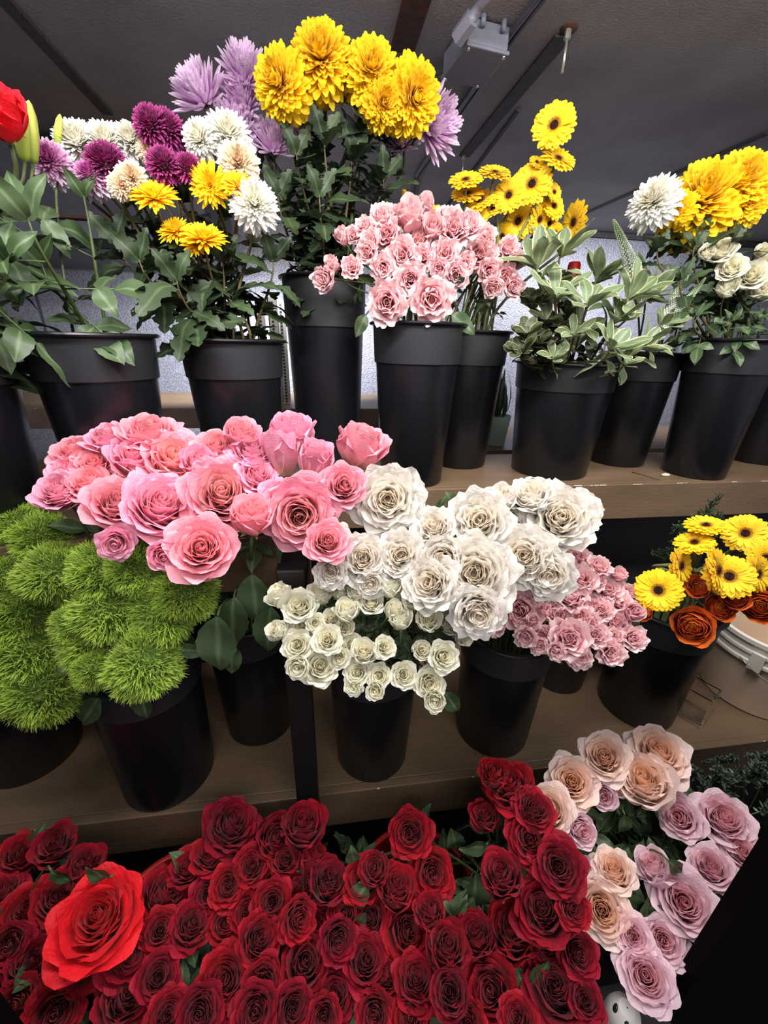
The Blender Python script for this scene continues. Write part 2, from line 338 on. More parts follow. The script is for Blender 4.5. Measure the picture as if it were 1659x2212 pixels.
def mum(seed, n=150, L0=.16, L1=.42, W=.085, top=80, side=-10, low=-60, curl=18, h=.16, core=.10, cup=.45, tipw=.35, lowcurl=-25, jit=7, nv=6):
    rng = np.random.default_rng(seed); mb = MB()
    for i in range(n):
        t = (i + .5) / n; phi = i * 2.39996 + rng.uniform(-.12, .12)
        e = t ** .75
        a = lerp3(top, side + (top - side) * .42, side, min(1, e / .8)) if e < .8 else side + (low - side) * (e - .8) / .2
        a += rng.uniform(-jit, jit)
        L = (L0 + (L1 - L0) * t ** .7) * rng.uniform(.88, 1.1)
        cu = curl + (lowcurl - curl) * t
        r0 = core * math.sqrt(t); z0 = h * (1 - t)
        strap(mb, rng, phi, 0, a, a + cu, L, W * (.62 + .38 * t) * rng.uniform(.85, 1.15), r0, z0, t, nv=nv, cup=cup, tipw=tipw)
    return norm_mesh(mb)
def gerbera(seed):
    rng = np.random.default_rng(seed); mb = MB()
    for ring, (n, L, W, a0, a1, z) in enumerate(((26, .40, .125, 6, -10, .0), (26, .37, .115, 13, -2, .012), (24, .30, .075, 22, 4, .02))):
        for k in range(n):
            strap(mb, rng, (k + .5 * ring) * 2 * PI / n + rng.uniform(-.05, .05), 0, a0 + rng.uniform(-5, 5), a1 + rng.uniform(-8, 8), L * rng.uniform(.95, 1.04), W, .085, z, .3 + .3 * ring, nv=10, cup=.12, tipw=.0)
    return norm_mesh(mb)
def gerbera_disc(seed):
    rng = np.random.default_rng(seed); mb = MB()
    for k in range(260):
        t = (k + .5) / 260; phi = k * 2.39996; r = .125 * math.sqrt(t)
        strap(mb, rng, phi, 0, 88 - 40 * t, 90 - 20 * t, .030 + (.03 if t > .62 else 0) * rng.uniform(.5, 1.2), .011, r, .012 + .022 * (1 - t), t, nv=3, cup=.3)
    mb.lathe([(.001, .022), (.06, .02), (.11, .012), (.125, 0)], 24)
    return mb
def ball(seed, n=3600):
    rng = np.random.default_rng(seed); mb = MB(); P = np.zeros((n, 4, 2, 3)); col = np.zeros((n, 4, 2, 3))
    lump = rng.normal(size=(16, 3)); lump /= np.linalg.norm(lump, axis=1)[:, None]
    for i in range(n):
        z = 1 - 1.62 * (i + .5) / n; ph = i * 2.39996; r = math.sqrt(max(0, 1 - z * z)); d = np.array([r * math.cos(ph), r * math.sin(ph), z])
        d = unit(d + rng.normal(size=3) * .10)
        md = np.max(lump @ d); lum = -.16 + .26 * md ** 6
        d2 = unit(d + rng.normal(size=3) * .85); side = unit(np.cross(d, rng.normal(size=3)))
        Lr = rng.uniform(.16, .27)
        s0 = d * (.68 + lum); sc_ = np.array([1, 1, .74])
        pts = [s0, s0 + d * Lr * .5, s0 + d * Lr * .8 + d2 * Lr * .25, s0 + d * Lr * .95 + d2 * Lr * .62]
        wd = [.008, .017, .015, .003]
        rb = rng.uniform(0, 1)
        for k in range(4):
            for j, sg in enumerate((-1, 1)):
                P[i, k, j] = (pts[k] + side * sg * wd[k]) * sc_
                col[i, k, j] = (.1 + .8 * md ** 6, k / 3, rb)
    b = np.arange(n)[:, None] * 8
    q = np.stack([np.stack([b[:, 0] + 2 * k, b[:, 0] + 2 * k + 1, b[:, 0] + 2 * k + 3, b[:, 0] + 2 * k + 2], -1) for k in range(3)], 1).reshape(-1, 4)
    mb.v.append(P.reshape(-1, 3)); mb.c.append(col.reshape(-1, 3)); mb.f.append(q)
    # inner green core
    th = np.arange(20) * 2 * PI / 20; pf = [(.001, .70)] + [(.70 * math.sin(a), .70 * math.cos(a) * .74) for a in np.linspace(.25, 2.3, 9)] + [(.12, -.62), (.001, -.66)]
    mb.lathe(pf, 24, col=(.2, .1, .3))
    for a in mb.v: a *= .5; a[:, 2] += .33
    return mb
def calyx_mesh():
    mb = MB(); rng = np.random.default_rng(5)
    mb.lathe([(.001, -.10), (.035, -.09), (.055, -.05), (.06, -.01), (.05, .02)], 12)
    for k in range(5):
        strap(mb, rng, k * 2 * PI / 5 + .2, 0, 25, -25, .30, .085, .045, 0, .5, nv=6, cup=.3, tipw=.9)
    return mb
def cup_mesh():    # gerbera and mum back
    mb = MB(); rng = np.random.default_rng(6)
    mb.lathe([(.001, -.19), (.022, -.18), (.05, -.13), (.10, -.06), (.14, .0)], 16)
    for k in range(40): strap(mb, rng, k * 2.4, 0, 60, 20, .13, .02, .045 + .05 * (k / 40), -.12 + .08 * k / 40, .5, nv=3, tipw=.9)
    return mb
def ranunculus(seed):
    rng = np.random.default_rng(seed); mb = MB()
    for i in range(46):
        t = i / 45
        petal(mb, rng, i * 2.39996, (lerp3(86, 56, 22, t), lerp3(96, 94, 86, t), lerp3(120, 118, 96 if t < .88 else 40, t)), lerp3(.36, .42, .46, t), lerp3(.14, .24, .3, t), .01 + .05 * t, .02, t=t, ragged=.3, nu=7, nv=7)
    return norm_mesh(mb)

def variants(name, fn, mat, seeds): return [fn(s).mesh(name, mat) for s in seeds]
B = {}
def reg(key, name, fn, mat, seeds): B[key] = variants(name, fn, mat, seeds)
rose_open = lambda s: rose(s, n=46, opened=1.0, ragged=.35, point=.06, droop=-22)
rose_half = lambda s: rose(s, n=32, opened=.74, ragged=.3, point=.05, droop=0, curl=.35)
rose_bud = lambda s: rose(s, n=18, opened=.5, ragged=.25, point=.08, curl=.45)
rose_garden = lambda s: rose(s, n=58, opened=1.0, ragged=.75, quarter=0, point=.10, droop=-20, flat=.35, curl=.3)
rose_spray = lambda s: rose(s, n=30, opened=.98, ragged=1.0, point=.12, droop=-6, flat=.4, curl=.3, nu=9, nv=8)
for key, mat in (('pink', P_pink), ('pinkw', P_pink2), ('lilac', P_lilac), ('peach', P_peach), ('mauve', P_mauve), ('red', P_red), ('bright', P_bright)):
    sv = (1, 2, 3, 6) if key == 'red' else (1, 2, 3)
    reg(key, 'bloom', rose_open, mat, sv); reg(key + '_half', 'bloom', rose_half, mat, (4, 5)); reg(key + '_bud', 'bloom', rose_bud, mat, (7, 8))
reg('white', 'bloom', rose_garden, P_white, (11, 12, 13)); reg('white_half', 'bloom', rose_half, P_white, (14, 15))
reg('cream', 'bloom', rose_open, P_cream, (21, 22)); reg('cream_half', 'bloom', rose_half, P_cream, (23, 24)); reg('cream_bud', 'bloom', rose_bud, P_cream, (25,))
reg('spray', 'bloom', rose_spray, P_spray, (31, 32, 33, 34)); reg('spray_bud', 'bloom', rose_bud, P_spray, (35,))
reg('ymum', 'bloom', lambda s: mum(s, n=320, L0=.25, L1=.40, W=.125, top=88, side=20, low=-85, curl=14, h=.28, core=.12, cup=.38, lowcurl=-40, jit=10, tipw=.0, nv=8), P_yel, (41, 42, 43))
reg('lav', 'bloom', lambda s: mum(s, n=210, L0=.40, L1=.52, W=.095, top=88, side=52, low=8, curl=2, h=.04, core=.09, cup=.6, lowcurl=26, jit=6, tipw=.3, nv=8), P_lav, (44, 45))
reg('pur', 'bloom', lambda s: mum(s, n=340, L0=.17, L1=.27, W=.058, top=88, side=22, low=-45, curl=16, h=.20, core=.16, cup=.6, lowcurl=0, tipw=.4), P_pur, (46, 47))
reg('wht', 'bloom', lambda s: mum(s, n=270, L0=.17, L1=.33, W=.085, top=88, side=20, low=-42, curl=16, h=.18, core=.13, cup=.5, lowcurl=-12, tipw=.45), P_wht, (48, 49))
reg('crm', 'bloom', lambda s: mum(s, n=260, L0=.17, L1=.32, W=.085, top=86, side=0, low=-60, curl=14, h=.16, cup=.5, lowcurl=-20), P_crm, (50,))
reg('pw', 'bloom', lambda s: mum(s, n=260, L0=.17, L1=.32, W=.09, top=86, side=0, low=-85, curl=12, h=.28, cup=.5, lowcurl=-25), P_pw, (51, 52))
reg('gold', 'bloom', lambda s: mum(s, n=120, L0=.12, L1=.38, W=.085, top=84, side=16, low=4, curl=16, h=.07, cup=.45, lowcurl=-10, tipw=.6), P_yel2, (53, 54))
reg('ger', 'petals', gerbera, P_ger, (61, 62)); reg('ger2', 'petals', gerbera, P_ger2, (63, 64)); reg('disc', 'flower_disc', gerbera_disc, P_disc, (65,))
reg('ball', 'bloom', ball, P_grn, (71, 72, 73)); reg('ran', 'bloom', ranunculus, P_ran, (81, 82))
CALYX = calyx_mesh().mesh('calyx', M_sepal); CUP = cup_mesh().mesh('flower_back', M_calyx)

# ------------------------------------------------------------------ leaves
def add_leaf(mb, rng, o, d, n, L, W, kind='rose', bend=.25, fold=.2):
    d = unit(np.array(d, float)); n = np.array(n, float); n = unit(n - (n @ d) * d); s = np.cross(d, n)
    nv = {'rose': 14, 'mum': 18, 'pit': 10, 'thin': 5}[kind]
    v = np.linspace(0, 1, nv)
    if kind == 'rose': w = np.sin(PI * v ** .85) ** .8 * (1 + .07 * (np.arange(nv) % 2)) * (1 - .25 * v)
    elif kind == 'mum': w = (np.sin(PI * (v * .93 + .04) ** .9) ** .7) * (.48 + .54 * np.abs(np.sin(v * PI * 3.5 + .3)) ** .8) * (1 + .14 * (np.arange(nv) % 2))
    elif kind == 'pit': w = np.sin(PI * np.clip(v, 0, 1) ** 1.5) ** .62 * (v > 0)
    else: w = np.sin(PI * np.clip(v * .95 + .05, 0, 1)) ** .7
    w[0] = .05; w[-1] = .02
    us = np.array([-1, -.5, 0, .5, 1.]) if kind != 'thin' else np.array([-1, 0, 1.])
    P = np.zeros((nv, len(us), 3)); col = np.zeros(P.shape); wob = rng.uniform(0, 6); wa = .05 * W
    for i in range(nv):
        c = np.array(o, float) + d * L * v[i] * (1 - .12 * bend * v[i]) - n * L * bend * v[i] ** 2
        for j, u in enumerate(us):
            P[i, j] = c + s * u * w[i] * W * .5 + n * (fold * abs(u) * w[i] * W * .5 + wa * math.sin(v[i] * 9 + wob + u))
            col[i, j] = (abs(u), v[i], 0)
    col[..., 2] = rng.uniform(0, 1)
    mb.grid(P, col)
def bez(P0, P1, P2, P3, n=14):
    t = np.linspace(0, 1, n)[:, None]; P0, P1, P2, P3 = (np.array(p, float) for p in (P0, P1, P2, P3))
    return (1 - t) ** 3 * P0 + 3 * (1 - t) ** 2 * t * P1 + 3 * (1 - t) * t * t * P2 + t ** 3 * P3
def foliage(rng, path, kind, count, t0, t1, Lr, mat, root, wr=.55, spread=1.0):
    mb = MB(); m = len(path)
    for k in range(count):
        t = t0 + (t1 - t0) * (k + rng.uniform(.1, .9)) / count; f = t * (m - 1); i = min(int(f), m - 2)
        p = path[i] + (path[i + 1] - path[i]) * (f - i); ax = unit(path[i] - path[i + 1])
        q = rng.normal(size=3); q = unit(q - (q @ ax) * ax)
        L = rng.uniform(*Lr); d = unit(q * spread + ax * rng.uniform(.1, .8) - np.array([0, 0, rng.uniform(-.1, .4)]))
        up = unit(ax * .8 + np.array([0, 0, .8]) + rng.normal(size=3) * .35 + np.array([0, -.5, 0]))
        if kind == 'rose':
            e = p + d * L * .9; mb.tube([p, p + d * L * .45, e], .0012, 4, col=(0, 0, .3)); sd = np.cross(d, up)
            add_leaf(mb, rng, e, d, up, L * .95, L * .6, 'rose')
            for sg in (-1, 1): add_leaf(mb, rng, p + d * L * .6, unit(d * .5 + sg * sd), up, L * .75, L * .48, 'rose')
        else:
            st = L * (.12 if kind == 'mum' else .05)
            mb.tube([p, p + d * st], .0015, 4, col=(0, 0, .3))
            add_leaf(mb, rng, p + d * st, d, up, L, L * wr, kind, bend=rng.uniform(.05, .5), fold=rng.uniform(.05, .3))
    if count: 
        o = mb.obj('leaves', mat, root); 
        return o

# ------------------------------------------------------------------ auto labels by rows inside a bunch
ORD = ['first', 'second', 'third', 'fourth', 'fifth', 'sixth', 'seventh', 'eighth', 'ninth', 'tenth', 'eleventh', 'twelfth', 'thirteenth', 'fourteenth']
def places(items):
    n = len(items); nr = max(1, round(math.sqrt(n / 1.6))) if n > 3 else 1
    idx = sorted(range(n), key=lambda i: items[i][1]); res = {}
    per = math.ceil(n / nr); rows = [idx[k * per:(k + 1) * per] for k in range(nr)]; rows = [r for r in rows if r]
    for ri, r in enumerate(rows):
        if len(rows) == 1: rn = ''
        elif ri == 0: rn = 'top row'
        elif ri == len(rows) - 1: rn = 'lowest row'
        else: rn = ORD[ri] + ' row down'
        r = sorted(r, key=lambda i: items[i][0])
        for k, i in enumerate(r):
            if len(r) == 1: s = ''
            elif k == 0: s = 'leftmost'
            elif k == len(r) - 1: s = 'rightmost'
            else: s = ORD[k] + ' from left'
            res[i] = ', '.join(x for x in (rn, s) if x)
    return res

FL = []
def flower(rng, px, py, diam, f, pos, key, bucket, name, label, cat, group, stem_mat=M_stem, stem_r=.0028, fol=None, back='calyx', nd=.30, curve=.35, droop=0., fj=0.):
    f = (float(np.clip(f[0] + rng.uniform(-fj, fj), -.95, .95)), float(np.clip(f[1] + rng.uniform(-fj, fj), -.95, .95)))
    if f[0] ** 2 + f[1] ** 2 > .95: f = (f[0] * .6, f[1] * .8)
    n = facing(px, py, *f); s = size_of(px, py, diam, pos)
    s *= {'ball': 1.22, 'calyx': 1.13}.get(back, 1.06)
    base = pos - n * (nd * s)
    bx, by, bz = bucket[0], bucket[1], bucket[2] + bucket[3] + EYE
    q = rng.uniform(-1, 1, 2) * bucket[5] * .55
    mouth = Vector((bx + q[0], by + q[1], bz)); foot = Vector((bx + q[0] * .5, by + q[1] * .5, bz - min(.22, bucket[3] * .6)))
    D_ = (base - mouth).length
    neck = base - n * (.10 * s if back == 'calyx' else .18 * s)
    P1 = neck - n * min(.10, D_ * curve) + Vector((0, 0, -.02))
    P2 = mouth + Vector((0, 0, D_ * .35)) if D_ > .1 else mouth + Vector((0, 0, .02))
    path = bez(neck, P1, P2, mouth, 14); path = np.concatenate([path, bez(mouth, mouth.lerp(foot, .3), mouth.lerp(foot, .6), foot, 4)[1:]])
    root = empty(name, foot); tag(root, label, cat, group)
    loc = np.array(foot)
    mb = MB(); mb.tube([tuple(p - loc) for p in path], [stem_r * (.85 + .3 * k / len(path)) for k in range(len(path))], 7)
    mb.obj('stem', stem_mat, root)
    Q = n.to_track_quat('Z', 'Y').to_matrix().to_4x4()
    spin = Matrix.Rotation(rng.uniform(0, 2 * PI), 4, 'Z')
    M = Matrix.Translation(base - foot) @ Q @ spin @ Matrix.Scale(s, 4)
    blooms = B[key]; me = blooms[int(rng.integers(len(blooms)))]
    nm = 'petals' if key.startswith('ger') else 'bloom'
    link(nm, me, root, M=M)
    if key.startswith('ger'):
        link('flower_disc', B['disc'][0], root, M=M @ Matrix.Translation((0, 0, .01)))
    if back == 'calyx': link('calyx', CALYX, root, M=Matrix.Translation(base - foot) @ Q @ spin @ Matrix.Scale(s, 4))
    elif back == 'cup': link('flower_back', CUP, root, M=Matrix.Translation(base - foot) @ Q @ spin @ Matrix.Scale(s, 4))
    if fol:
        kind, count, t0, t1, Lr, mat = fol
        foliage(rng, path - loc, kind, count, t0, t1, Lr, mat, root)
    return root
def bunch(seed, items, bucket, posfn, name, cat, where, group, look, **kw):
    """items: (px, py, diameter px, (fx, fy), bloom key[, label])"""
    rng = np.random.default_rng(seed); pl = places(items); roots = []
    for i, it in enumerate(items):
        px, py, dm, f, key = it[:5]
        pos = posfn(px, py, rng)
        if len(it) > 5 and it[5]: lab = it[5]
        else:
            st = 'unopened' if key.endswith('_bud') else ('side-on' if abs(f[1]) > .8 or abs(f[0]) > .7 else '')
            lab = (look.get(key, look['']) + (' ' + st if st else '') + ' ' + where + ', ' + pl[i]).strip()
        b = bucket(i, px, py) if callable(bucket) else bucket
        roots.append(flower(rng, px, py, dm, f, pos, key, b, name, lab, cat, group, **kw))
    return roots
# ------------------------------------------------------------------ the room
def struct(o): o['kind'] = 'structure'; return o
Z0 = EYE
def slab(name, x0, x1, y0, y1, z0, z1, mat, bev=0.0, st=True, parent=None):
    mb = MB(); mb.box(x0, x1, y0, y1, z0 + EYE, z1 + EYE); o = mb.obj(name, mat, parent, smooth=False)
    if bev: bevel(o, bev)
    if st: struct(o)
    return o
CE, WY, FLR = .66, 2.86, -1.60
slab('floor', -2.6, 3.6, -3.0, WY + .1, FLR - .05, FLR, M_floor)
slab('ceiling', -2.6, 3.6, .30, WY + .1, CE, CE + .08, M_ceil)
slab('wall_back', -2.6, 3.6, WY, WY + .08, FLR, CE, M_wall)
slab('wall_left', -2.6, -2.52, .30, WY, FLR, CE, M_wall)
slab('wall_right', 3.52, 3.6, .30, WY, FLR, CE, M_wall)
# seams of the wall panels and the dark line under the ceiling
for k, x in enumerate((-1.62, -.55, .75, 1.95, 2.9)):
    slab('trim_%d' % (k + 1), x, x + .012, WY - .006, WY, FLR, CE, M_pipe)
slab('trim_6', -2.5, 3.5, WY - .03, WY, CE - .03, CE - .002, M_ceil2)
# joints on the ceiling, running to the back wall
def ceiling_strip(k, p, q, wd, mat, th=.006):
    a, b = PZ(*p, CE), PZ(*q, CE); d = (b - a).normalized(); s = Vector((-d.y, d.x, 0)) * wd / 2
    mb = MB(); top = EYE + CE + .001; z = EYE + CE - th
    mb.add([(c.x, c.y, zz) for zz in (z, top) for c in (a - s, a + s, b + s, b - s)], [(0, 1, 2, 3), (7, 6, 5, 4), (0, 4, 5, 1), (1, 5, 6, 2), (2, 6, 7, 3), (3, 7, 4, 0)])
    struct(mb.obj('trim_%d' % k, mat, smooth=False))
ceiling_strip(7, (1218, 75), (1003, 335), .040, M_ceil2)
ceiling_strip(8, (-40, -60), (232, 240), .032, M_ceil2, .010)
ceiling_strip(9, (905, -20), (868, 110), .06, M_rust, .004)
ceiling_strip(10, (1659, 285), (1240, 470), .02, M_ceil2)
ceiling_strip(11, (1120, 235), (880, 560), .012, M_ceil2)
# rust spots around the rods
for k, (px, py, r) in enumerate(((1228, 62, .019), (1002, 332, .012))):
    p = PZ(px, py, CE); mb = MB(); mb.lathe([(.0001, 0), (r, 0), (r * 1.02, .002)], 20, (p.x, p.y, EYE + CE - .002)); struct(mb.obj('trim_%d' % (12 + k), M_rust))
    r0 = empty('hanging_rod', (p.x, p.y, EYE + CE)); tag(r0, ('nearer' if k == 0 else 'farther') + ' thin zinc threaded rod hanging at the end of the dark ceiling seam', 'rod', 'rods hanging from the ceiling seam')
    m1 = MB(); m1.tube([(0, 0, -.003), (0, 0, -.075 if k == 0 else -.08)], .0035, 8); m1.obj('rod', M_zinc, r0)
    m2 = MB(); m2.tube([(0, 0, -.002), (0, 0, -.018)], .0075, 6); m2.obj('nut', M_zinc, r0, smooth=False)
# junction box with conduits
a = PZ(1015, 28, CE); bb = PZ(1103, 52, CE); fr = PY(1010, 100, a.y)
bw = (bb - a).length; bh = a.z - fr.z
dirx = (bb - a).normalized(); diry = Vector((-dirx.y, dirx.x, 0)); bd = .135
root = empty('junction_box', (a.x, a.y, EYE + CE)); tag(root, 'pale grey electrical junction box screwed to the ceiling', 'junction box')
R3 = Matrix((( dirx.x, diry.x, 0), (dirx.y, diry.y, 0), (0, 0, 1))).to_4x4()
mb = MB(); mb.box(0, bw, 0, bd, -bh * .84, -.004, R3); bevel(mb.obj('body', M_box, root, smooth=False), .003)
mb = MB(); mb.box(-.004, bw + .004, -.004, bd + .004, -bh, -bh * .85, R3); bevel(mb.obj('cover', M_box, root, smooth=False), .003)
for (x, y) in ((.006, .006), (bw - .006, .006), (.006, bd - .006), (bw - .006, bd - .006)):
    mb = MB(); mb.tube([tuple(R3 @ Vector((x, y, -bh - .003))), tuple(R3 @ Vector((x, y, -bh + .004)))], .004, 8); mb.obj('screw', M_zinc, root)
for x in (.03, bw - .02):
    mb = MB(); mb.tube([tuple(R3 @ Vector((x, -.008, -.02))), tuple(R3 @ Vector((x, -.008, -.001)))], .006, 8); mb.obj('bolt', M_box, root)
def conduit(pts, r, label, mat=M_pipe):
    P = [PZ(px, py, CE - dz) for (px, py, dz) in pts]
    sm = []
    for i in range(len(P) - 1):
        for t in np.linspace(0, 1, 5)[:-1]: sm.append(tuple(P[i].lerp(P[i + 1], t)))
    sm.append(tuple(P[-1])); mb = MB(); mb.tube(sm, r, 12); return tag(mb.obj('conduit', mat), label, 'pipe', 'conduits on the ceiling')
conduit([(1085, -40, .03), (1030, 25, .03), (1000, 62, .05)], .011, 'thick grey conduit coming down into the left side of the junction box', M_box)
mb = MB(); q = PZ(996, 66, CE - .05); mb.tube([tuple(q + Vector((.016, -.02, .01))), tuple(q + Vector((-.004, .014, -.006)))], .017, 6); tag(mb.obj('conduit_nut', M_box, smooth=False), 'large hexagonal grey nut joining conduit to the junction box', 'nut')
conduit([(1190, -40, .012), (1105, 70, .012), (1040, 165, .012), (975, 260, .012), (935, 322, .012), (900, 375, .012), (893, 400, .012), (885, 445, .012)], .007, 'long thin double conduit running along the ceiling behind the box')
conduit([(1205, -40, .012), (1120, 70, .012), (1052, 170, .012), (985, 265, .012), (943, 330, .012), (908, 380, .012), (900, 405, .012), (893, 448, .012)], .006, 'slimmer outer line of the thin double conduit on the ceiling')
conduit([(990, 150, .02), (945, 175, .02), (900, 190, .02)], .012, 'short grey conduit leaving the junction box towards the yellow blooms')
# small ceiling mark cluster on the left seam
rng0 = np.random.default_rng(3)
# cooling unit on the left
uy = 2.02
p0 = PY(142, 536, uy); pt = PY(100, 285, uy)
cu = empty('cooling_unit', (-1.7, uy, EYE + .3)); tag(cu, 'grey cooling unit casing under the ceiling behind the lily buds', 'cooling unit')
def ub(nm, x0, x1, y0, y1, z0, z1, mat, bev=.004):
    mb = MB(); mb.box(x0 + 1.7, x1 + 1.7, y0, y1, z0 - .3, z1 - .3); o = mb.obj(nm, mat, cu, smooth=False); bevel(o, bev)
zb = p0.z - EYE
ub('casing', -2.5, -.45, .0, .55, zb + .10, CE - .02, M_unit)
ub('underside_shade', -2.5, -.40, -.02, .60, zb, zb + .035, M_post)  # black slab stands in for the shaded underside and its wall shadow
ub('lower_panel', -2.48, -.45, .02, .5, zb + .035, zb + .10, M_box)
ub('copper_strip', -2.5, -.45, -.006, .0, zb + .10, zb + .108, M_copper, .001)

# ------------------------------------------------------------------ shelves
HS, H2 = -.355, -.98
def chips(name, x0, x1, y, z, n, seed, parent):
    rng = np.random.default_rng(seed); mb = MB()
    for k in range(n):
        x = rng.uniform(x0, x1); l = rng.uniform(.004, .03); w_ = rng.uniform(.0006, .0022)
        mb.box(x, x + l, y - .0012, y + w_, EYE + z - w_, EYE + z + .0006)
    mb.obj(name, M_chip, parent, smooth=False)
def shelf(label, x0, x1, y0, y1, z, th, fh, n, seed):
    r = empty('display_shelf', ((x0 + x1) / 2, y0, EYE + z)); tag(r, label, 'shelf'); l = Vector(r.location)
    def bx(nm, *a, bev=.0025):
        mb = MB(); mb.box(a[0] - l.x, a[1] - l.x, a[2] - l.y, a[3] - l.y, a[4] + EYE - l.z, a[5] + EYE - l.z); o = mb.obj(nm, M_shelf, r, smooth=False); bevel(o, bev); return o
    bx('board', x0, x1, y0 + .02, y1, z - th, z)
    bx('front_edge', x0, x1, y0, y0 + .0205, z - fh, z + .0005)
    rng = np.random.default_rng(seed); mb = MB(); x = x0
    while x < x1:
        l_ = rng.uniform(.002, .03)
        if rng.uniform() < n * .55: mb.box(x - l.x, x + l_ - l.x, -.0006, rng.uniform(.0003, .0010), -rng.uniform(.0003, .0012), .0009)
        x += l_ + rng.uniform(0, .03)
    mb.obj('chipped_edge', M_chip, r, smooth=False)['kind'] = 'stuff'
    return r
shelf('upper right brown shelf with chipped front edge, under the black flower buckets', -.035, 3.3, .975, 1.315, HS, .03, .105, .75, 1)
shelf('upper left brown shelf standing nearer, mostly hidden behind pink roses', -2.3, -.04, .727, 1.315, HS, .03, .12, .6, 2)
shelf('middle brown shelf with worn edge above the red roses', -2.3, 3.3, .629, 1.10, H2, .03, .118, .35, 3)
slab('wall_front', -2.3, 3.3, 1.115, 1.14, FLR, HS - .11, M_side)
def post(px, y, z0, z1, w_, label):
    p = PY(px, 1720, y); r = empty('shelf_post', (p.x, y, EYE + z0)); tag(r, label, 'post')
    mb = MB(); mb.box(-w_ / 2, w_ / 2, 0, .03, 0, z1 - z0); bevel(mb.obj('upright', M_post, r, smooth=False), .003)
    mb = MB(); mb.box(-w_ / 2, w_ / 2, .0302, .1295, z1 - z0 - .06, z1 - z0 - .02); bevel(mb.obj('bracket', M_post, r, smooth=False), .003)
post(664, .597, FLR, -.355, .047, 'black upright post in front of the middle shelf edge')
# back racks
r = shelf('rear shelf with worn wooden front seen between the left buckets', -2.2, .6, 1.80, 2.35, -.278, .03, .08, .3, 4)
for c in r.children:
    if c.name.startswith('front_edge'): c.data.materials[0] = M_fasc
shelf('rear shelf behind the right buckets holding pale green pots', .62, 3.0, 1.74, 2.3, -.452, .03, .06, .3, 5)
def perf_post(px, py, y, label):
    p = PY(px, py, y); r = empty('slotted_upright', (p.x, y, EYE + FLR)); tag(r, label, 'upright', 'slotted uprights of the rear rack')
    mb = MB(); h = 1.75
    mb.box(-.018, .018, 0, .004, 0, h); mb.box(-.018, -.014, 0, .03, 0, h)
    mb.obj('upright', M_zinc, r, smooth=False)
    mb = MB()
    for k in range(60): mb.box(-.006, .004, -.0015, -.0005, .9 + k * .014, .909 + k * .014)
    o = mb.obj('slots', M_post, r, smooth=False); o['kind'] = 'stuff'
for px, py, y, lab in ((1445, 800, 1.76, 'slotted metal upright left of the far right bucket'), (563, 690, 1.9, 'slotted metal upright seen through the stems beside the tall bucket'), (590, 690, 1.9, 'second slotted metal upright closest to the tall bucket'), (608, 690, 2.0, 'slotted metal upright half hidden by the tall bucket rim')):
    perf_post(px, py, y, lab)
def pot(px, py, y, rz, label, code=False, h=.14, r=.055):
    p = PY(px, py, y); rt = empty('plant_pot', (p.x, p.y + r, EYE + rz)); tag(rt, label, 'pot', 'pale pots on the rear shelf')
    mb = MB(); mb.lathe([(.001, 0), (r * .72, 0), (r * .74, .004), (r, h), (r * 1.03, h), (r * 1.03, h - .012), (r * .97, h - .012), (r * .92, h - .02), (r * .7, .02), (.001, .02)][:5] + [(r * .95, h), (r * .7, .02), (.001, .02)], 40)
    mb.obj('body', M_pot, rt)
    rng = np.random.default_rng(int(px)); mb = MB()
    for k in range(26):
        a = rng.uniform(0, 6.28); d = (math.cos(a) * .5, math.sin(a) * .5, 1)
        add_leaf(mb, rng, (math.cos(a) * .02, math.sin(a) * .02, h * .9), d, (math.cos(a), math.sin(a), .3), rng.uniform(.12, .22), .014, 'thin', bend=.5)
    mb.obj('leaves', L_fern, rt)
    if code:
        mb = MB(); mb.box(-.022, .022, -r * 1.02 - .001, -r * .9, h * .2, h * .72); mb.obj('price_label', M_white, rt, smooth=False)
        mb = MB()
        for k in range(8): mb.box(-.016, .016, -r * 1.02 - .002, -r * 1.0, h * (.26 + k * .03), h * (.26 + k * .03) + .0022)
        mb.obj('barcode', M_ink, rt, smooth=False)
pot(1084, 935, 1.80, -.452, 'pale green plastic pot of thin leaves seen between two black buckets')
pot(1418, 900, 1.76, -.452, 'pale green pot with a barcode label beside the far right bucket', True, h=.21, r=.06)
# small red capped bottle behind the gerbera
p = PY(1243, 560, 1.9); bt = empty('bottle', (p.x, 1.9, EYE - .452 + .0)); tag(bt, 'bottle with red cap standing behind the right gerbera', 'bottle')
mb = MB(); mb.lathe([(.001, 0), (.03, 0), (.032, .01), (.032, .66), (.02, .70), (.018, .705), (.001, .705)], 24); mb.obj('body', M_pot, bt)
mb = MB(); mb.lathe([(.001, .70), (.026, .70), (.026, .77), (.022, .78), (.001, .78)], 24); mb.obj('cap', M_red, bt)

# door jambs of the walk-in
def jamb(x0, x1, name, label):
    mb = MB(); mb.box(x0, x1, .235, .26, EYE + FLR, EYE + 1.0); o = mb.obj(name, M_jamb, smooth=False); bevel(o, .0015); return struct(o)
jamb(.5525, 1.25, 'door_1', ''); jamb(-.95, -.373, 'door_2', '')

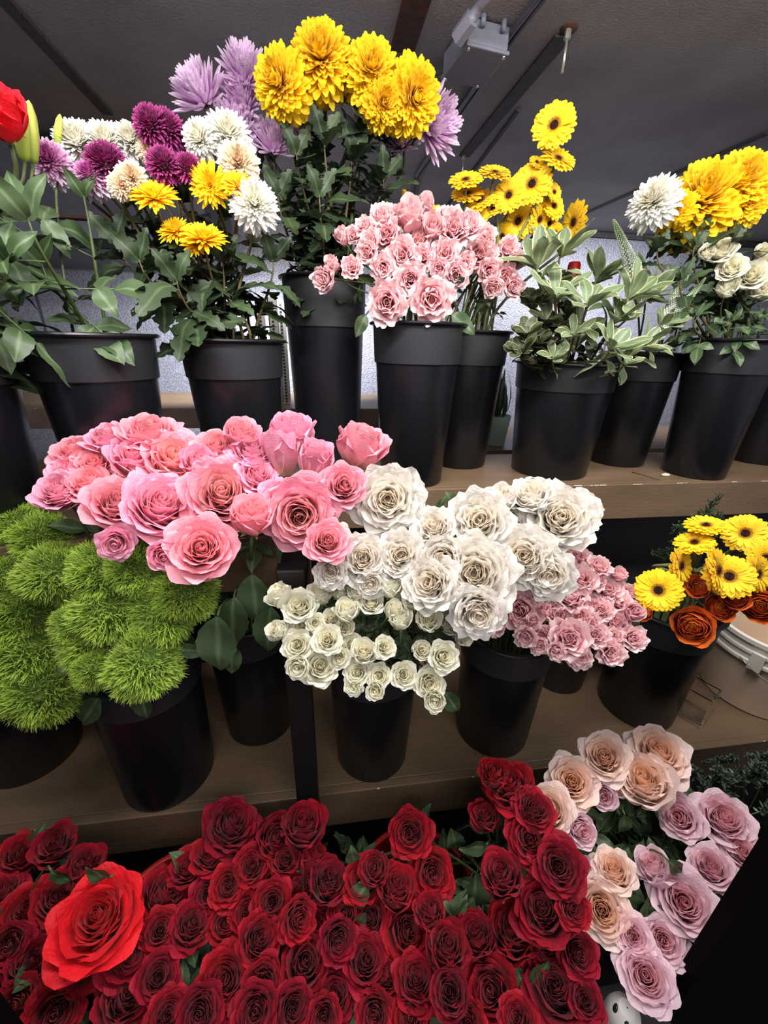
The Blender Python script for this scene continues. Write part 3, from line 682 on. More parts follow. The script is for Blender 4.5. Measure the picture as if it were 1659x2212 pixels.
# ------------------------------------------------------------------ buckets: x, y, base z, height, base radius, rim radius
BK = dict(A=(-.645, .815, HS, .350, .083, .114), Bb=(-.440, .91, HS, .355, .083, .114), Cc=(-.205, 1.03, HS, .350, .083, .114),
  D=(.005, 1.18, HS, .495, .085, .108), E=(.228, 1.065, HS, .395, .083, .114), E2=(.415, 1.22, HS, .385, .08, .112),
  Ff=(.668, 1.125, HS, .312, .108, .138), F2=(.955, 1.21, HS, .34, .083, .114), G=(1.115, 1.07, HS, .380, .083, .114), G2=(1.475, 1.20, HS, .37, .083, .114),
  K=(.425, .76, H2, .355, .095, .117), J=(.09, .70 + .03, H2, .36, .088, .112), L=(.885, .79, H2, .365, .1, .122), gr=(-.405, .735, H2, .37, .1, .115), gr2=(-.76, .83, H2, .37, .1, .122), H=(-.205, .86, H2, .38, .088, .112), K2=(.705, .92, H2, .35, .08, .105))
def bucket(key, label, mat=M_black, band=True, lip=True):
    x, y, z, h, r0, r1 = BK[key]
    rt = empty('flower_bucket', (x, y, EYE + z)); tag(rt, label, 'bucket', 'black flower buckets')
    hb = h * .77; rb = r0 + (r1 - .006 - r0) * .77
    mb = MB()
    pr = [(.001, .004), (r0 - .012, .004), (r0 - .010, 0), (r0 - .003, .0), (r0, .004), (rb, hb + .002), (rb - .004, hb + .002), (r0 - .004, .012), (.001, .010)]
    mb.lathe(pr, 72); mb.obj('body', mat, rt)
    mb = MB(); mb.lathe([(rb - .004, hb + .0025), (rb + .0015, hb), (rb + .0035, hb + .002), (r1 - .004, h - .006), (r1 - .0075, h - .006), (rb - .004, hb + .0025)], 72); mb.obj('collar', M_band if mat is M_black else mat, rt)
    mb = MB(); th = np.linspace(0, 2 * PI, 9)
    mb.lathe([(r1 - .001 + .0065 * math.cos(a), h - .003 + .0042 * math.sin(a)) for a in th], 72); mb.obj('rim', mat, rt)
    mb = MB(); mb.lathe([(.001, h * .55), (rb - .016, h * .55)], 40); mb.obj('water', M_side, rt)
    return rt
BL = dict(A='black flower bucket on the upper shelf at the far left edge, under the red rose', Bb='black bucket under the lily leaves, upper shelf left', Cc='black bucket holding purple, yellow and white mums',
 D='tallest black bucket, holding the big yellow mums', E='black bucket under the pink spray roses on the upper shelf', E2='black bucket half hidden right of the upper pink spray roses',
 Ff='wide short black bucket of variegated leaves', F2='black bucket leaning into view behind the wide short one', G='black bucket of small white roses and yellow mums, far right', G2='black bucket cut off at the far right end of the upper shelf',
 K='black bucket on the middle shelf below the white garden roses', J='black bucket below the small cream spray roses', L='black bucket below the gerberas beside the white pail', gr='black bucket under the green tufts, nearest the shelf edge', gr2='black bucket at the left end of the middle shelf under green tufts', H='black bucket below the pink roses, deep on the middle shelf', K2='dark bucket behind the lower pink spray roses')
for k in BK: bucket(k, BL[k])
# floor level containers (low plinth behind the posts)
slab('floor_plinth', -1.5, 1.6, .28, .62, FLR, -1.50, M_side); bpy.data.objects['floor_plinth'].name = 'trim_20'
LOW = dict(R1=(-.335, .48, -1.50, .42, .10, .13), R2=(.16, .475, -1.50, .40, .10, .13), R3=(.33, .46, -1.50, .42, .09, .125), P1=(.60, .46, -1.50, .44, .09, .125), R0=(-.60, .45, -1.50, .46, .10, .125))
BK.update(LOW)
bucket('R1', 'red bucket rim showing above the large bright red rose', M_red); bucket('R2', 'red bucket rim behind the middle of the red roses', M_red)
bucket('R3', 'dark bucket hidden among the right hand red roses'); bucket('P1', 'dark bucket below the peach and mauve roses'); bucket('R0', 'dark bucket under the red roses at the left edge')

# pail, glass vase, debris, ghost
rt = empty('pail', (1.285, .80, EYE + H2)); tag(rt, 'milky white plastic pail with ribbed rim on the middle shelf', 'pail')
mb = MB(); mb.lathe([(.001, .002), (.122, .0), (.128, .004), (.142, .235), (.138, .24), (.120, .01), (.001, .01)], 64); mb.obj('body', M_pail, rt)
mb = MB(); mb.lathe([(.142, .165), (.148, .168), (.148, .176), (.144, .18), (.144, .196), (.149, .199), (.149, .207), (.145, .211), (.145, .228), (.153, .232), (.153, .244), (.146, .247), (.139, .243)], 64); mb.obj('rim', M_white, rt)
mb = MB(); mb.box(-.158, -.150, -.04, -.01, .16, .215, Matrix.Rotation(.35, 4, 'Z')); bevel(mb.obj('handle_lug', M_white, rt, smooth=False), .002)
mb = MB(); mb.tube([(-.150 * math.cos(a) , -.150 * abs(math.sin(a)) - .02, .19 - .07 * abs(math.sin(a))) for a in np.linspace(0.15, 2.9, 24)], .002, 6); mb.obj('handle', M_zinc, rt)
p = PZ(1512, 1562, H2); rt = empty('glass_vase', (p.x, p.y + .03, EYE + H2)); tag(rt, 'small square clear glass vase between the black bucket and white pail', 'vase')
mb = MB()
so, si, hh = .036, .031, .10
ring = lambda s_, z_: [(-s_, -s_, z_), (s_, -s_, z_), (s_, s_, z_), (-s_, s_, z_)]
vs_ = ring(so, .001) + ring(so, hh) + ring(si, hh) + ring(si, .014); fc = [(3, 2, 1, 0), (12, 13, 14, 15)]
for a_ in (0, 4, 8):
    for k in range(4): fc.append((a_ + k, a_ + (k + 1) % 4, a_ + 4 + (k + 1) % 4, a_ + 4 + k))
mb.add([tuple(Matrix.Rotation(.5, 3, 'Z') @ Vector(v)) for v in vs_], fc); mb.obj('vase', M_glass, rt, smooth=False)
p = PZ(1437, 1029, HS); mb = MB(); mb.lathe([(.001, 0), (.011, .001), (.014, .005), (.009, .010), (.001, .011)], 12); o = mb.obj('fallen_petal', P_wht, loc=None); o.location = (p.x, p.y, EYE + HS + .001); o.scale = (1, .6, .8); tag(o, 'small white petal lying on the upper shelf', 'petal')
a_, b_ = PZ(1365, 1021, HS), PZ(1425, 1038, HS); mb = MB(); mb.tube([tuple(a_ + Vector((0, 0, .002))), tuple(a_.lerp(b_, .5) + Vector((0, .002, .003))), tuple(b_ + Vector((0, 0, .002)))], .0012, 5); tag(mb.obj('dry_twig', M_stem2), 'thin dry twig lying on the upper shelf by the petal', 'twig')
g = PD(1345, 2195, .66); rt = empty('ghost_figure', g); tag(rt, 'small white ghost decoration with black eyes below the mauve roses', 'decoration')
mb = MB(); mb.lathe([(.001, .030), (.012, .028), (.022, .018), (.026, .002), (.027, -.02), (.030, -.045), (.024, -.05), (.001, -.04)], 28); mb.obj('body', M_ghost, rt)
for dx in (-.010, .006):
    q = facing(1345, 2195, 0, 0); sd = q.cross(Vector((0, 0, 1))).normalized(); c_ = q * .026 - sd * dx * 1.0
    mb = MB(); mb.lathe([(.0001, .003), (.003, .002), (.0045, 0), (.001, -.001)], 14); o = mb.obj('eye', M_eye, rt); o.matrix_local = Matrix.Translation(c_) @ q.to_track_quat('Z', 'Y').to_matrix().to_4x4() @ Matrix.Diagonal((1, 1.5, 1, 1))
mb = MB(); mb.box(g.x - .12, g.x + .1, g.y - .06, g.y + .05, g.z - .062, g.z - .05); tag(bevel(mb.obj('crate_lid', M_side, smooth=False), .002), 'dark lid under the ghost decoration', 'lid')
# ------------------------------------------------------------------ flowers
def bk(k): return BK[k]
def by_depth(f, jit=.012): return lambda px, py, rng: PD(px, py, f(px, py) + rng.uniform(-jit, jit))
def by_y(f, jit=.015): return lambda px, py, rng: PY(px, py, f(px, py) + rng.uniform(-jit, jit))
RO = dict(name='rose', cat='rose')
# pink roses, middle shelf left
pink = [
 (648,1112,142,(.0,.03),'pink','large open pink rose with pale apricot centre, just left of the white roses'),
 (437,1187,132,(-.12,-.12),'pinkw','pink rose with tight spiral centre, lowest of the big bunch, above green tufts'),
 (480,1072,150,(.02,-.38),'pink','wide pink rose with peach middle, right of the bunch centre'),
 (345,1097,148,(.12,-.40),'lilac'), (255,1090,118,(.0,-.5),'pinkw'),
 (378,1000,138,(0,-.62),'pink','wide open peach-centred rose at the top middle of the pink bunch'),
 (325,945,122,(0,-.93),'pinkw'), (240,955,100,(-.2,-.8),'lilac'), (165,985,96,(-.4,-.7),'pinkw'), (130,1066,98,(-.4,-.6),'lilac'),
 (195,1050,98,(-.2,-.6),'pinkw'), (292,1000,90,(0,-.6),'lilac_half'), (470,975,92,(0,-.7),'pinkw'), (520,952,74,(.1,-.85),'pinkw_half'),
 (548,985,92,(.1,-.7),'lilac'), (632,948,84,(.05,-.93),'lilac_half'), (612,1002,72,(-.05,-.92),'lilac_bud'), (675,1012,64,(.2,-.88),'lilac_bud'),
 (775,978,98,(.3,-.88),'pinkw_half','single tall pink rose rising above the white roses, petals rolled back'),
 (742,1052,88,(.15,-.3),'pinkw'), (692,1050,70,(0,-.4),'lilac'), (545,1128,84,(.05,-.75),'pinkw_half'), (706,1170,84,(.15,-.15),'pinkw'),
 (556,1030,80,(.3,-.5),'lilac'), (250,1172,72,(-.15,.35),'lilac','lilac pink rose hanging low at the left, over the shelf edge'), (356,1195,62,(0,.3),'lilac_half'),
 (590,975,60,(0,-.8),'lilac_half'), (205,1008,84,(-.2,-.6),'pinkw'), (150,1020,80,(-.5,-.5),'lilac'), (430,1010,70,(.1,-.7),'lilac_half'), (270,965,80,(-.1,-.8),'pinkw'), (600,1075,70,(.2,-.3),'lilac')]
mid_d = lambda px, py: .62 + .00052 * (1190 - py)
look_pink = {'': 'pink rose', 'lilac': 'lilac pink rose', 'lilac_half': 'half-open lilac pink rose', 'lilac_bud': 'narrow lilac pink bud', 'pinkw_half': 'half-open pink rose'}
bunch(101, pink, lambda i, px, py: bk('H') if px > 360 or i % 3 else bk('gr'), by_depth(mid_d), where='in the large pink bunch', group='pink roses on the middle shelf', look=look_pink, fol=('rose', 2, .25, .7, (.05, .07), L_rose), fj=.08, **RO)
# white garden roses
white = [
 (838,1082,134,(0,-.05),'white','large white rose set apart at upper left of the white bunch, ruffled centre'),
 (785,1208,98,(-.05,-.1),'white'), (865,1200,96,(0,-.1),'white'), (1035,1130,126,(0,-.25),'white'),
 (1028,1240,148,(-.05,-.05),'white','largest white rose at the middle of the bunch, swirled centre facing forward'),
 (1135,1203,116,(-.1,-.1),'white'), (1208,1122,134,(.12,-.2),'white'), (1150,1078,94,(-.1,-.75),'white'), (940,1142,84,(-.2,-.45),'white'),
 (932,1262,108,(-.25,-.1),'white'), (1030,1318,104,(.15,.4),'white'), (1183,1235,104,(.1,.35),'white'), (1250,1108,86,(.55,-.2),'white'),
 (728,1180,76,(-.3,-.2),'white'), (960,1205,80,(-.1,0),'white_half'), (1085,1088,64,(-.1,-.75),'white_half'), (715,1235,64,(-.2,.2),'white'), (800,1258,60,(0,.4),'white')]
bunch(102, white, bk('K'), by_depth(lambda px, py: .64 + .00045 * (1250 - py)), where='in the white bunch', group='white garden roses on the middle shelf', look={'': 'ruffled white rose', 'white_half': 'half-open white rose'}, fol=('rose', 2, .1, .5, (.045, .06), L_rose), **RO)
# cream spray roses
cream = [(647,1311,66,(-.1,-.2),'cream'),(611,1293,52,(-.6,-.6),'cream_half'),(692,1290,50,(-.1,-.8),'cream_half'),(710,1258,44,(0,-.6),'cream'),(735,1284,40,(.1,-.7),'cream_half'),(771,1284,40,(0,-.85),'cream_half'),
 (748,1326,50,(0,-.75),'cream_half'),(800,1304,50,(0,-.5),'cream'),(842,1275,48,(.1,-.7),'cream_half'),(844,1324,34,(.3,-.5),'cream_bud'),(866,1301,38,(-.1,-.5),'cream_half'),(864,1345,44,(.1,-.8),'cream_half'),
 (894,1304,42,(0,-.55),'cream_half'),(925,1342,50,(.1,-.55),'cream_half'),(948,1312,44,(.1,-.7),'cream_half'),(971,1350,48,(.3,-.4),'cream_half'),(654,1350,62,(-.1,.1),'cream'),(605,1366,42,(-.7,-.3),'cream_half'),
 (643,1394,60,(-.2,-.2),'cream'),(707,1383,58,(0,-.3),'cream'),(691,1440,74,(0,-.05),'cream','largest cream spray rose, flat open, at the lower left of its bunch'),(756,1390,44,(0,-.2),'cream'),(787,1412,52,(.1,-.4),'cream_half'),(830,1398,44,(.1,-.1),'cream'),
 (771,1453,52,(-.1,.1),'cream'),(819,1459,48,(0,.05),'cream'),(871,1458,54,(0,.0),'cream'),(957,1418,60,(.15,-.1),'cream'),(927,1475,60,(.1,.05),'cream'),(939,1508,44,(.1,.4),'cream_half','faded cream rose hanging lowest in the cream spray bunch'),
 (909,1405,38,(.1,-.2),'cream_half'),(646,1436,46,(-.3,.3),'cream_half'),(733,1420,44,(0,.1),'cream'),(996,1372,38,(.5,.1),'cream_half'),(714,1337,38,(0,-.2),'cream'),(811,1488,38,(0,.4),'cream_half'),(765,1482,38,(-.1,.4),'cream'),(680,1345,36,(0,0),'cream'),(745,1355,36,(0,0),'cream_half')]
bunch(103, cream, bk('J'), by_depth(lambda px, py: .64 + .0002 * (1400 - py)), name='spray_rose', cat='rose', where='in the cream spray bunch', group='cream spray roses on the middle shelf', look={'': 'open cream spray rose', 'cream_half': 'small half-open cream rose', 'cream_bud': 'tiny cream bud'}, stem_r=.0018, fol=('rose', 1, .15, .5, (.022, .032), L_rose), fj=.15)
# lower pink spray roses
psp = [(1123,1319,82,(-.15,0),'spray'),(1178,1323,24,(0,-.6),'spray_bud'),(1153,1344,26,(0,-.4),'spray_bud'),(1245,1204,54,(.1,-.4),'spray'),(1293,1225,50,(.3,-.6),'spray'),(1255,1252,64,(.1,-.4),'spray'),(1334,1248,30,(.3,-.5),'spray_bud'),
 (1232,1290,72,(0,-.45),'spray'),(1313,1275,60,(.2,-.4),'spray'),(1359,1283,48,(.4,-.3),'spray'),(1276,1309,48,(.1,-.3),'spray'),(1205,1329,50,(-.1,-.2),'spray'),(1251,1333,58,(0,-.3),'spray'),(1297,1317,52,(.1,-.2),'spray'),(1336,1302,52,(.2,-.2),'spray'),
 (1230,1379,82,(0,-.05),'spray','largest pink spray rose at the lower middle of the bunch under the white roses'),(1286,1371,54,(.1,-.1),'spray'),(1332,1344,58,(.2,-.3),'spray'),(1363,1325,38,(.4,-.2),'spray_bud'),(1367,1379,52,(.3,0),'spray'),(1319,1410,56,(.15,.1),'spray'),(1247,1413,60,(0,.45),'spray'),
 (1136,1375,46,(-.2,.3),'spray'),(1170,1371,44,(0,.1),'spray'),(1072,1352,40,(-.4,.1),'spray'),(1164,1394,40,(0,.4),'spray'),(1324,1375,42,(.2,0),'spray'),(1201,1406,40,(0,.4),'spray'),(1222,1228,44,(-.2,-.3),'spray'),(1190,1300,44,(-.2,-.2),'spray'),(1275,1345,44,(0,0),'spray'),(1285,1255,44,(.2,-.3),'spray')]
bunch(104, psp, lambda i, px, py: bk('K2') if px > 1200 else bk('K'), by_depth(lambda px, py: .70 + .0003 * (1400 - py)), name='spray_rose', cat='rose', where='in the lower pink spray', group='pink spray roses on the middle shelf', look={'': 'ragged pink spray rose', 'spray_bud': 'tiny pink rose'}, stem_r=.0018, fol=('rose', 1, .02, .4, (.022, .032), L_rose))
# upper pink spray roses
ups = [(837,653,82,(-.05,.05),'spray','large frontal pale pink rose, left of the two hanging lowest over the upper bucket'),(932,647,88,(.05,.05),'spray','large frontal pale pink rose, right of the two hanging lowest over the upper bucket'),
 (700,603,50,(-.5,.1),'spray'),(760,579,44,(-.1,-.2),'spray'),(723,578,30,(-.4,-.6),'spray_bud'),(743,519,30,(-.4,-.6),'spray_bud'),(763,508,36,(-.2,-.3),'spray'),(790,491,44,(-.3,-.5),'spray'),(825,467,52,(-.1,-.7),'spray'),(834,506,68,(-.1,-.3),'spray'),
 (793,544,46,(-.3,0),'spray'),(870,550,66,(-.1,-.2),'spray'),(914,559,50,(0,-.1),'spray'),(887,482,56,(0,-.7),'spray_bud'),(866,476,36,(0,-.7),'spray_bud'),(979,497,74,(.1,-.3),'spray'),(935,503,46,(0,-.5),'spray_bud'),(963,547,58,(.1,-.2),'spray'),
 (1035,550,72,(.15,-.15),'spray'),(1014,485,54,(.3,-.5),'spray'),(1097,538,50,(.4,-.4),'spray'),(828,577,50,(-.1,.1),'spray'),(887,603,64,(0,-.1),'spray'),(949,580,42,(0,.1),'spray'),(985,594,52,(.1,0),'spray'),(1056,585,50,(.2,.1),'spray'),(1091,597,52,(.3,0),'spray'),
 (1109,618,44,(.4,.1),'spray'),(1065,621,42,(.1,.4),'spray'),(917,455,36,(0,-.8),'spray_bud'),(1050,509,46,(.3,-.5),'spray'),(1115,562,38,(.5,-.1),'spray'),(800,520,44,(-.3,-.3),'spray'),(905,520,46,(0,-.3),'spray'),(960,465,40,(.1,-.8),'spray'),(1005,570,44,(.1,0),'spray')]
bunch(105, ups, lambda i, px, py: bk('E') if px < 1030 else bk('E2'), by_y(lambda px, py: .93 + (700 - py) * .0006 + (.1 if px > 1030 else 0)), name='spray_rose', cat='rose', where='in the upper pink spray', group='pink spray roses on the upper shelf', look={'': 'ragged pink spray rose', 'spray_bud': 'pink rosebud'}, stem_r=.002, fol=('rose', 1, .2, .8, (.03, .04), L_rose))
# top gerberas
ger = [(1197,270,106,(-.12,-.5),'ger','highest yellow gerbera, alone against the grey ceiling'),(1206,343,90,(.3,-.88),'ger','yellow gerbera seen side-on right below the highest one'),(1149,397,94,(-.1,-.42),'ger'),(1099,422,76,(-.15,-.42),'ger'),(1119,478,80,(-.05,-.12),'ger'),
 (1165,474,66,(.75,-.05),'ger'),(1240,480,88,(-.80,-.02),'ger','rightmost yellow gerbera of the upper bunch, turned left, above variegated leaves'),(1196,445,66,(.6,-.55),'ger'),(1006,389,82,(-.1,-.93),'ger'),(1069,373,78,(.12,-.95),'ger'),(1010,419,78,(-.05,-.93),'ger'),(1038,434,80,(-.3,-.86),'ger'),
 (1067,450,62,(-.45,-.8),'ger'),(1030,470,54,(-.2,-.3),'ger'),(1197,415,44,(.6,-.5),'ger'),(1187,482,42,(.3,.2),'ger'),(1199,502,40,(.5,.1),'ger'),(1085,510,54,(-.2,.2),'ger'),(878,430,40,(.85,-.4),'ger','single golden gerbera peeking between stems left of the pink sprays'),(945,455,46,(0,-.92),'ger'),(1160,350,40,(.3,-.8),'ger')]
bunch(106, ger, bk('E2'), by_y(lambda px, py: 1.17 + (py - 450) * .0004), name='gerbera', cat='gerbera', where='in the upper bunch', group='yellow gerberas on the upper shelf', look={'': 'yellow gerbera'}, stem_mat=M_stemg, stem_r=.0036, back='cup', nd=.02)
ger2 = [(1422,1275,98,(0,-.05),'ger2','yellow gerbera facing forward, lowest and leftmost of the lower right bunch'),(1610,1152,96,(.1,-.3),'ger2'),(1525,1135,88,(.1,-.88),'ger2'),(1500,1172,82,(0,-.78),'ger2'),(1470,1222,92,(.9,.1),'ger2','yellow gerbera seen edge-on with green calyx, above the frontal lowest one'),
 (1550,1232,108,(.92,.02),'ger2','tall yellow gerbera seen edge-on in the middle of the lower right bunch'),(1575,1245,108,(.2,-.25),'ger2'),(1637,1240,96,(.88,.1),'ger2'),(1655,1205,84,(.3,-.2),'ger2'),(1640,1180,70,(.5,-.3),'ger2')]
bunch(107, ger2, bk('L'), by_depth(lambda px, py: .72 + .0003 * (1250 - py)), name='gerbera', cat='gerbera', where='in the lower right bunch', group='yellow gerberas on the middle shelf', look={'': 'lemon yellow gerbera'}, stem_mat=M_stemg, stem_r=.0040, back='cup', nd=.02, curve=.6)
ran = [(1496,1348,74,(0,.15),'ran'),(1548,1311,56,(.3,0),'ran'),(1637,1306,68,(.1,.1),'ran'),(1590,1296,50,(0,-.2),'ran'),(1513,1271,48,(-.2,-.2),'ran'),(1395,1321,32,(-.3,.2),'ran')]
bunch(108, ran, bk('L'), by_depth(lambda px, py: .74), name='ranunculus', cat='ranunculus', where='below the yellow gerberas', group='orange ranunculus on the middle shelf', look={'': 'orange ranunculus bloom'}, stem_r=.002)
# big yellow mums
MU = dict(name='chrysanthemum', cat='chrysanthemum', back='cup')
ym = [(693,118,162,(-.05,-.62),'ymum','highest big yellow chrysanthemum, near the ceiling'),(603,176,146,(-.45,-.35),'ymum','big yellow chrysanthemum at the left of the tall bunch'),(803,150,142,(.12,-.45),'ymum','big yellow chrysanthemum just right of the highest one'),(893,210,152,(.42,-.08),'ymum','big yellow chrysanthemum at the right of the tall bunch'),(828,222,112,(.25,-.1),'ymum','smaller yellow chrysanthemum tucked between the two right ones of the tall bunch')]
bunch(109, ym, bk('D'), by_y(lambda px, py: 1.08), where='', group='big yellow chrysanthemums in the tallest bucket', look={'': ''}, nd=.25, stem_r=.005, fol=('mum', 15, .08, .8, (.06, .105), L_mum), **MU)
ym2 = [(1518,425,192,(0,-.60),'ymum','big yellow chrysanthemum right beside the white one at the far right'),(1598,390,160,(.2,-.6),'ymum','big yellow chrysanthemum at the upper right edge'),(1606,440,120,(.3,-.2),'ymum','smaller yellow chrysanthemum lowest at the right edge'),(1462,452,80,(-.3,-.1),'ymum','small yellow chrysanthemum tucked behind the far right white one'),(1408,425,122,(-.38,-.5),'wht','single white chrysanthemum with greenish centre at the far right')]
bunch(110, ym2, bk('G'), by_y(lambda px, py: 1.06 if px > 1440 else 1.02), where='', group='chrysanthemums at the far right', look={'': ''}, nd=.25, stem_r=.004, fol=('mum', 9, .08, .7, (.05, .085), L_mum), **MU)
lav = [(425,188,150,(-.38,-.85),'lav'),(528,142,132,(.12,-.85),'lav'),(520,205,118,(-.2,-.75),'lav'),(508,270,130,(-.1,-.6),'lav'),(592,300,110,(.15,-.88),'lav'),(945,265,150,(.75,-.25),'lav','lavender chrysanthemum sticking out right of the yellow ones'),(868,300,80,(-.2,-.8),'lav'),(640,290,80,(.2,-.6),'lav'),(795,235,70,(.1,-.5),'crm')]
bunch(111, lav, lambda i, px, py: bk('D'), by_y(lambda px, py: 1.17), where='behind the yellow ones', group='lavender chrysanthemums', look={'': 'long-petalled lavender chrysanthemum', 'crm': 'pale cream chrysanthemum'}, nd=.22, stem_r=.004, fol=('mum', 5, .15, .8, (.05, .085), L_mum), **MU)
mm = [(322,262,92,(-.25,-.7),'pur'),(358,272,98,(.12,-.72),'pur'),(228,343,106,(0,-.88),'pur','dark purple chrysanthemum on its own at the left of the purple ones'),(352,350,88,(-.1,-.72),'pur'),(408,357,72,(.2,-.8),'pur'),
 (165,302,124,(-.15,-.78),'wht'),(228,302,112,(0,-.75),'wht'),(280,298,100,(0,-.8),'wht'),(492,286,120,(.12,-.66),'wht'),(430,296,96,(-.35,-.6),'wht'),(550,438,114,(.05,-.45),'wht','lowest white chrysanthemum, beside the tall bucket leaves'),
 (285,383,80,(0,-.4),'crm'),(515,350,104,(0,-.4),'crm'),(262,400,64,(.2,-.3),'crm'),(318,322,56,(.2,-.5),'crm'),
 (115,352,104,(-.25,-.42),'pw','pink and white chrysanthemum at far left, purple-topped'),(197,388,84,(-.1,-.75),'pw','small pale pink chrysanthemum below the dark purple one'),
 (330,412,114,(0,-.88),'gold'),(452,398,100,(-.1,-.15),'gold','golden chrysanthemum facing forward, middle of the left bunch'),(518,394,84,(.2,-.72),'gold'),(440,502,108,(.1,-.9),'gold'),(372,490,84,(-.3,-.8),'gold'),(420,522,66,(0,-.6),'gold')]
bunch(112, mm, lambda i, px, py: bk('Cc'), by_y(lambda px, py: .99 if py < 330 else (.93 if px > 250 else .95)), where='of the left mixed bunch', group='mixed chrysanthemums on the upper shelf left', look={'': 'white chrysanthemum', 'pur': 'dark purple chrysanthemum', 'crm': 'cream chrysanthemum', 'gold': 'golden yellow chrysanthemum', 'pw': 'pink chrysanthemum'}, nd=.16, stem_r=.003, stem_mat=M_stem2, fol=('mum', 6, .2, .85, (.05, .09), L_mum), **MU)
# left edge: long red rose and lily buds
lr = [(10,275,120,(.1,-.93),'bright_half','tall red rose cut by the left edge of the picture')]
bunch(113, lr, bk('A'), by_y(lambda px, py: .86), where='', group='', look={'': ''}, fol=('rose', 7, .2, .85, (.07, .09), L_rose), stem_r=.004, nd=.2, **RO)
def lily(px, py, ln, lean, y, b, label, seed, nl=4):
    rng = np.random.default_rng(seed); top = PY(px, py, y); x, yy, z, h, r0, r1 = BK[b]
    foot = Vector((x + rng.uniform(-.04, .04), yy, EYE + z + h - .2)); root = empty('lily', foot); tag(root, label, 'lily', 'lily buds at the left')
    d = Vector((lean, 0, 1)).normalized(); base = top - d * ln
    mb = MB()
    prof = [(.001, 0), (.18, .06), (.24, .25), (.27, .5), (.22, .78), (.10, .95), (.01, 1.0)]
    M = Matrix.Translation(base - foot) @ d.to_track_quat('Z', 'Y').to_matrix().to_4x4()
    n = 24; P = np.zeros((len(prof) * 3, n, 3)); zs = np.linspace(0, 1, len(prof) * 3)
    for i, zz in enumerate(zs):
        r = np.interp(zz, [p[1] for p in prof], [p[0] for p in prof]) * ln * .50
        for k in range(n):
            a_ = k * 2 * PI / n; rr = r * (1 + .09 * math.cos(3 * a_ + zz)); P[i, k] = M @ Vector((rr * math.cos(a_), rr * math.sin(a_), zz * ln))
    c = np.zeros(P.shape); c[..., 0] = .5; c[..., 1] = zs[:, None]; c[..., 2] = .5; mb.grid(P, c, True); mb.obj('bud', P_lily, root)
    path = bez(base, base - d * .08, Vector((foot.x, foot.y, foot.z + .3)), foot, 12) - np.array(foot); m2 = MB(); m2.tube([tuple(q) for q in path], .0026, 7); m2.obj('stem', M_stem, root)
    foliage(rng, path, 'rose', nl, .25, .7, (.07, .09), L_rose, root)
lily(40, 206, .085, .18, .90, 'A', 'tall pale lily bud just right of the red rose', 1)
lily(62, 216, .085, .20, .92, 'A', 'pale yellow-green lily bud standing against the red rose', 2)
lily(130, 246, .048, .35, .97, 'Bb', 'small rounded green lily bud left of the white chrysanthemums', 3, 0)
# leafy rose stems in the two left buckets
def leafy(px, py, y, b, seed, label, n=7, Lr=(.06, .085), kind='rose', mat=None, name='foliage_branch', t=(.1, .8)):
    rng = np.random.default_rng(seed); top = PY(px, py, y); x, yy, z, h, r0, r1 = BK[b]
    foot = Vector((x + rng.uniform(-.05, .05), yy + rng.uniform(-.04, .04), EYE + z + h - .2)); root = empty(name, foot)
    tag(root, label, 'foliage', None)
    path = bez(top, top - Vector((0, 0, .08)), foot + Vector((0, 0, .25)), foot, 14) - np.array(foot); m2 = MB(); m2.tube([tuple(q) for q in path], [.0012 + .0022 * min(1, i / 6) for i in range(len(path))], 7); m2.obj('stem', M_stem if seed < 20 else M_stem2, root)
    foliage(rng, path, kind, n, t[0], t[1], Lr, mat or L_rose, root)
    lv = [c for c in root.children if c.name.startswith('leaves')][0]; ax = unit(path[0] - path[2]); mb = MB()
    for a_ in (0., 2.1, 4.2): add_leaf(mb, rng, path[0] - ax * .004, unit(ax * .8 + np.array([math.cos(a_) * .6, math.sin(a_) * .6 - .2, .1])), (0, -1, .5), Lr[0], Lr[0] * .5, kind, bend=.2)
    mb.obj('tip_leaves', mat or L_rose, root); return root
leafy(60, 470, .80, 'Bb', 1, 'stem of broad rose leaves rising at the left, nearest the red rose', 6, (.075, .095))
leafy(15, 560, .78, 'A', 3, 'low rose leaves cut by the left edge above the bucket', 8, (.07, .095)); leafy(90, 570, .90, 'Bb', 4, 'low rose leaves just above the second bucket from the left', 3, t=(.05, .4))
leafy(180, 420, .94, 'Bb', 7, 'thin leafy rose stem under the small pale pink chrysanthemum', 2, (.045, .06))
for k, (px, py, y, b) in enumerate(((250, 520, .97, 'Cc'), (300, 560, .93, 'Cc'), (480, 560, .98, 'Cc'), (590, 560, 1.0, 'Cc'), (380, 600, .90, 'Cc'))):
    leafy(px, py, y, b, 20 + k, ['dark lobed leaves reaching left below the dark purple bloom', 'dark lobed leaves low at the left of the mixed bunch', 'lobed leaves in the middle of the mixed bunch', 'lobed leaves beside the tall bucket', 'pale lobed leaves hanging low over the mixed bucket'][k], 7, (.06, .095), 'mum', L_mum, t=(.0, .55))
for k, (px, py, y) in enumerate(((640, 330, 1.12), (700, 300, 1.1), (760, 330, 1.12), (830, 380, 1.15), (600, 420, 1.12), (690, 420, 1.05), (850, 320, 1.2))):
    leafy(px, py, y, 'D', 40 + k, ['dark lobed leaf stem under the leftmost big yellow bloom', 'dark lobed leaf stem under the highest yellow bloom', 'dark lobed leaf stem under the yellow bloom right of the highest', 'lobed leaf stem leaning right out of the tallest bucket', 'lobed leaf stem leaning left out of the tallest bucket', 'lobed leaf stem in front of the tallest bucket bunch', 'slim leaf stem reaching towards the right lavender bloom'][k], 13, (.06, .10), 'mum', L_mum, t=(.05, .8))
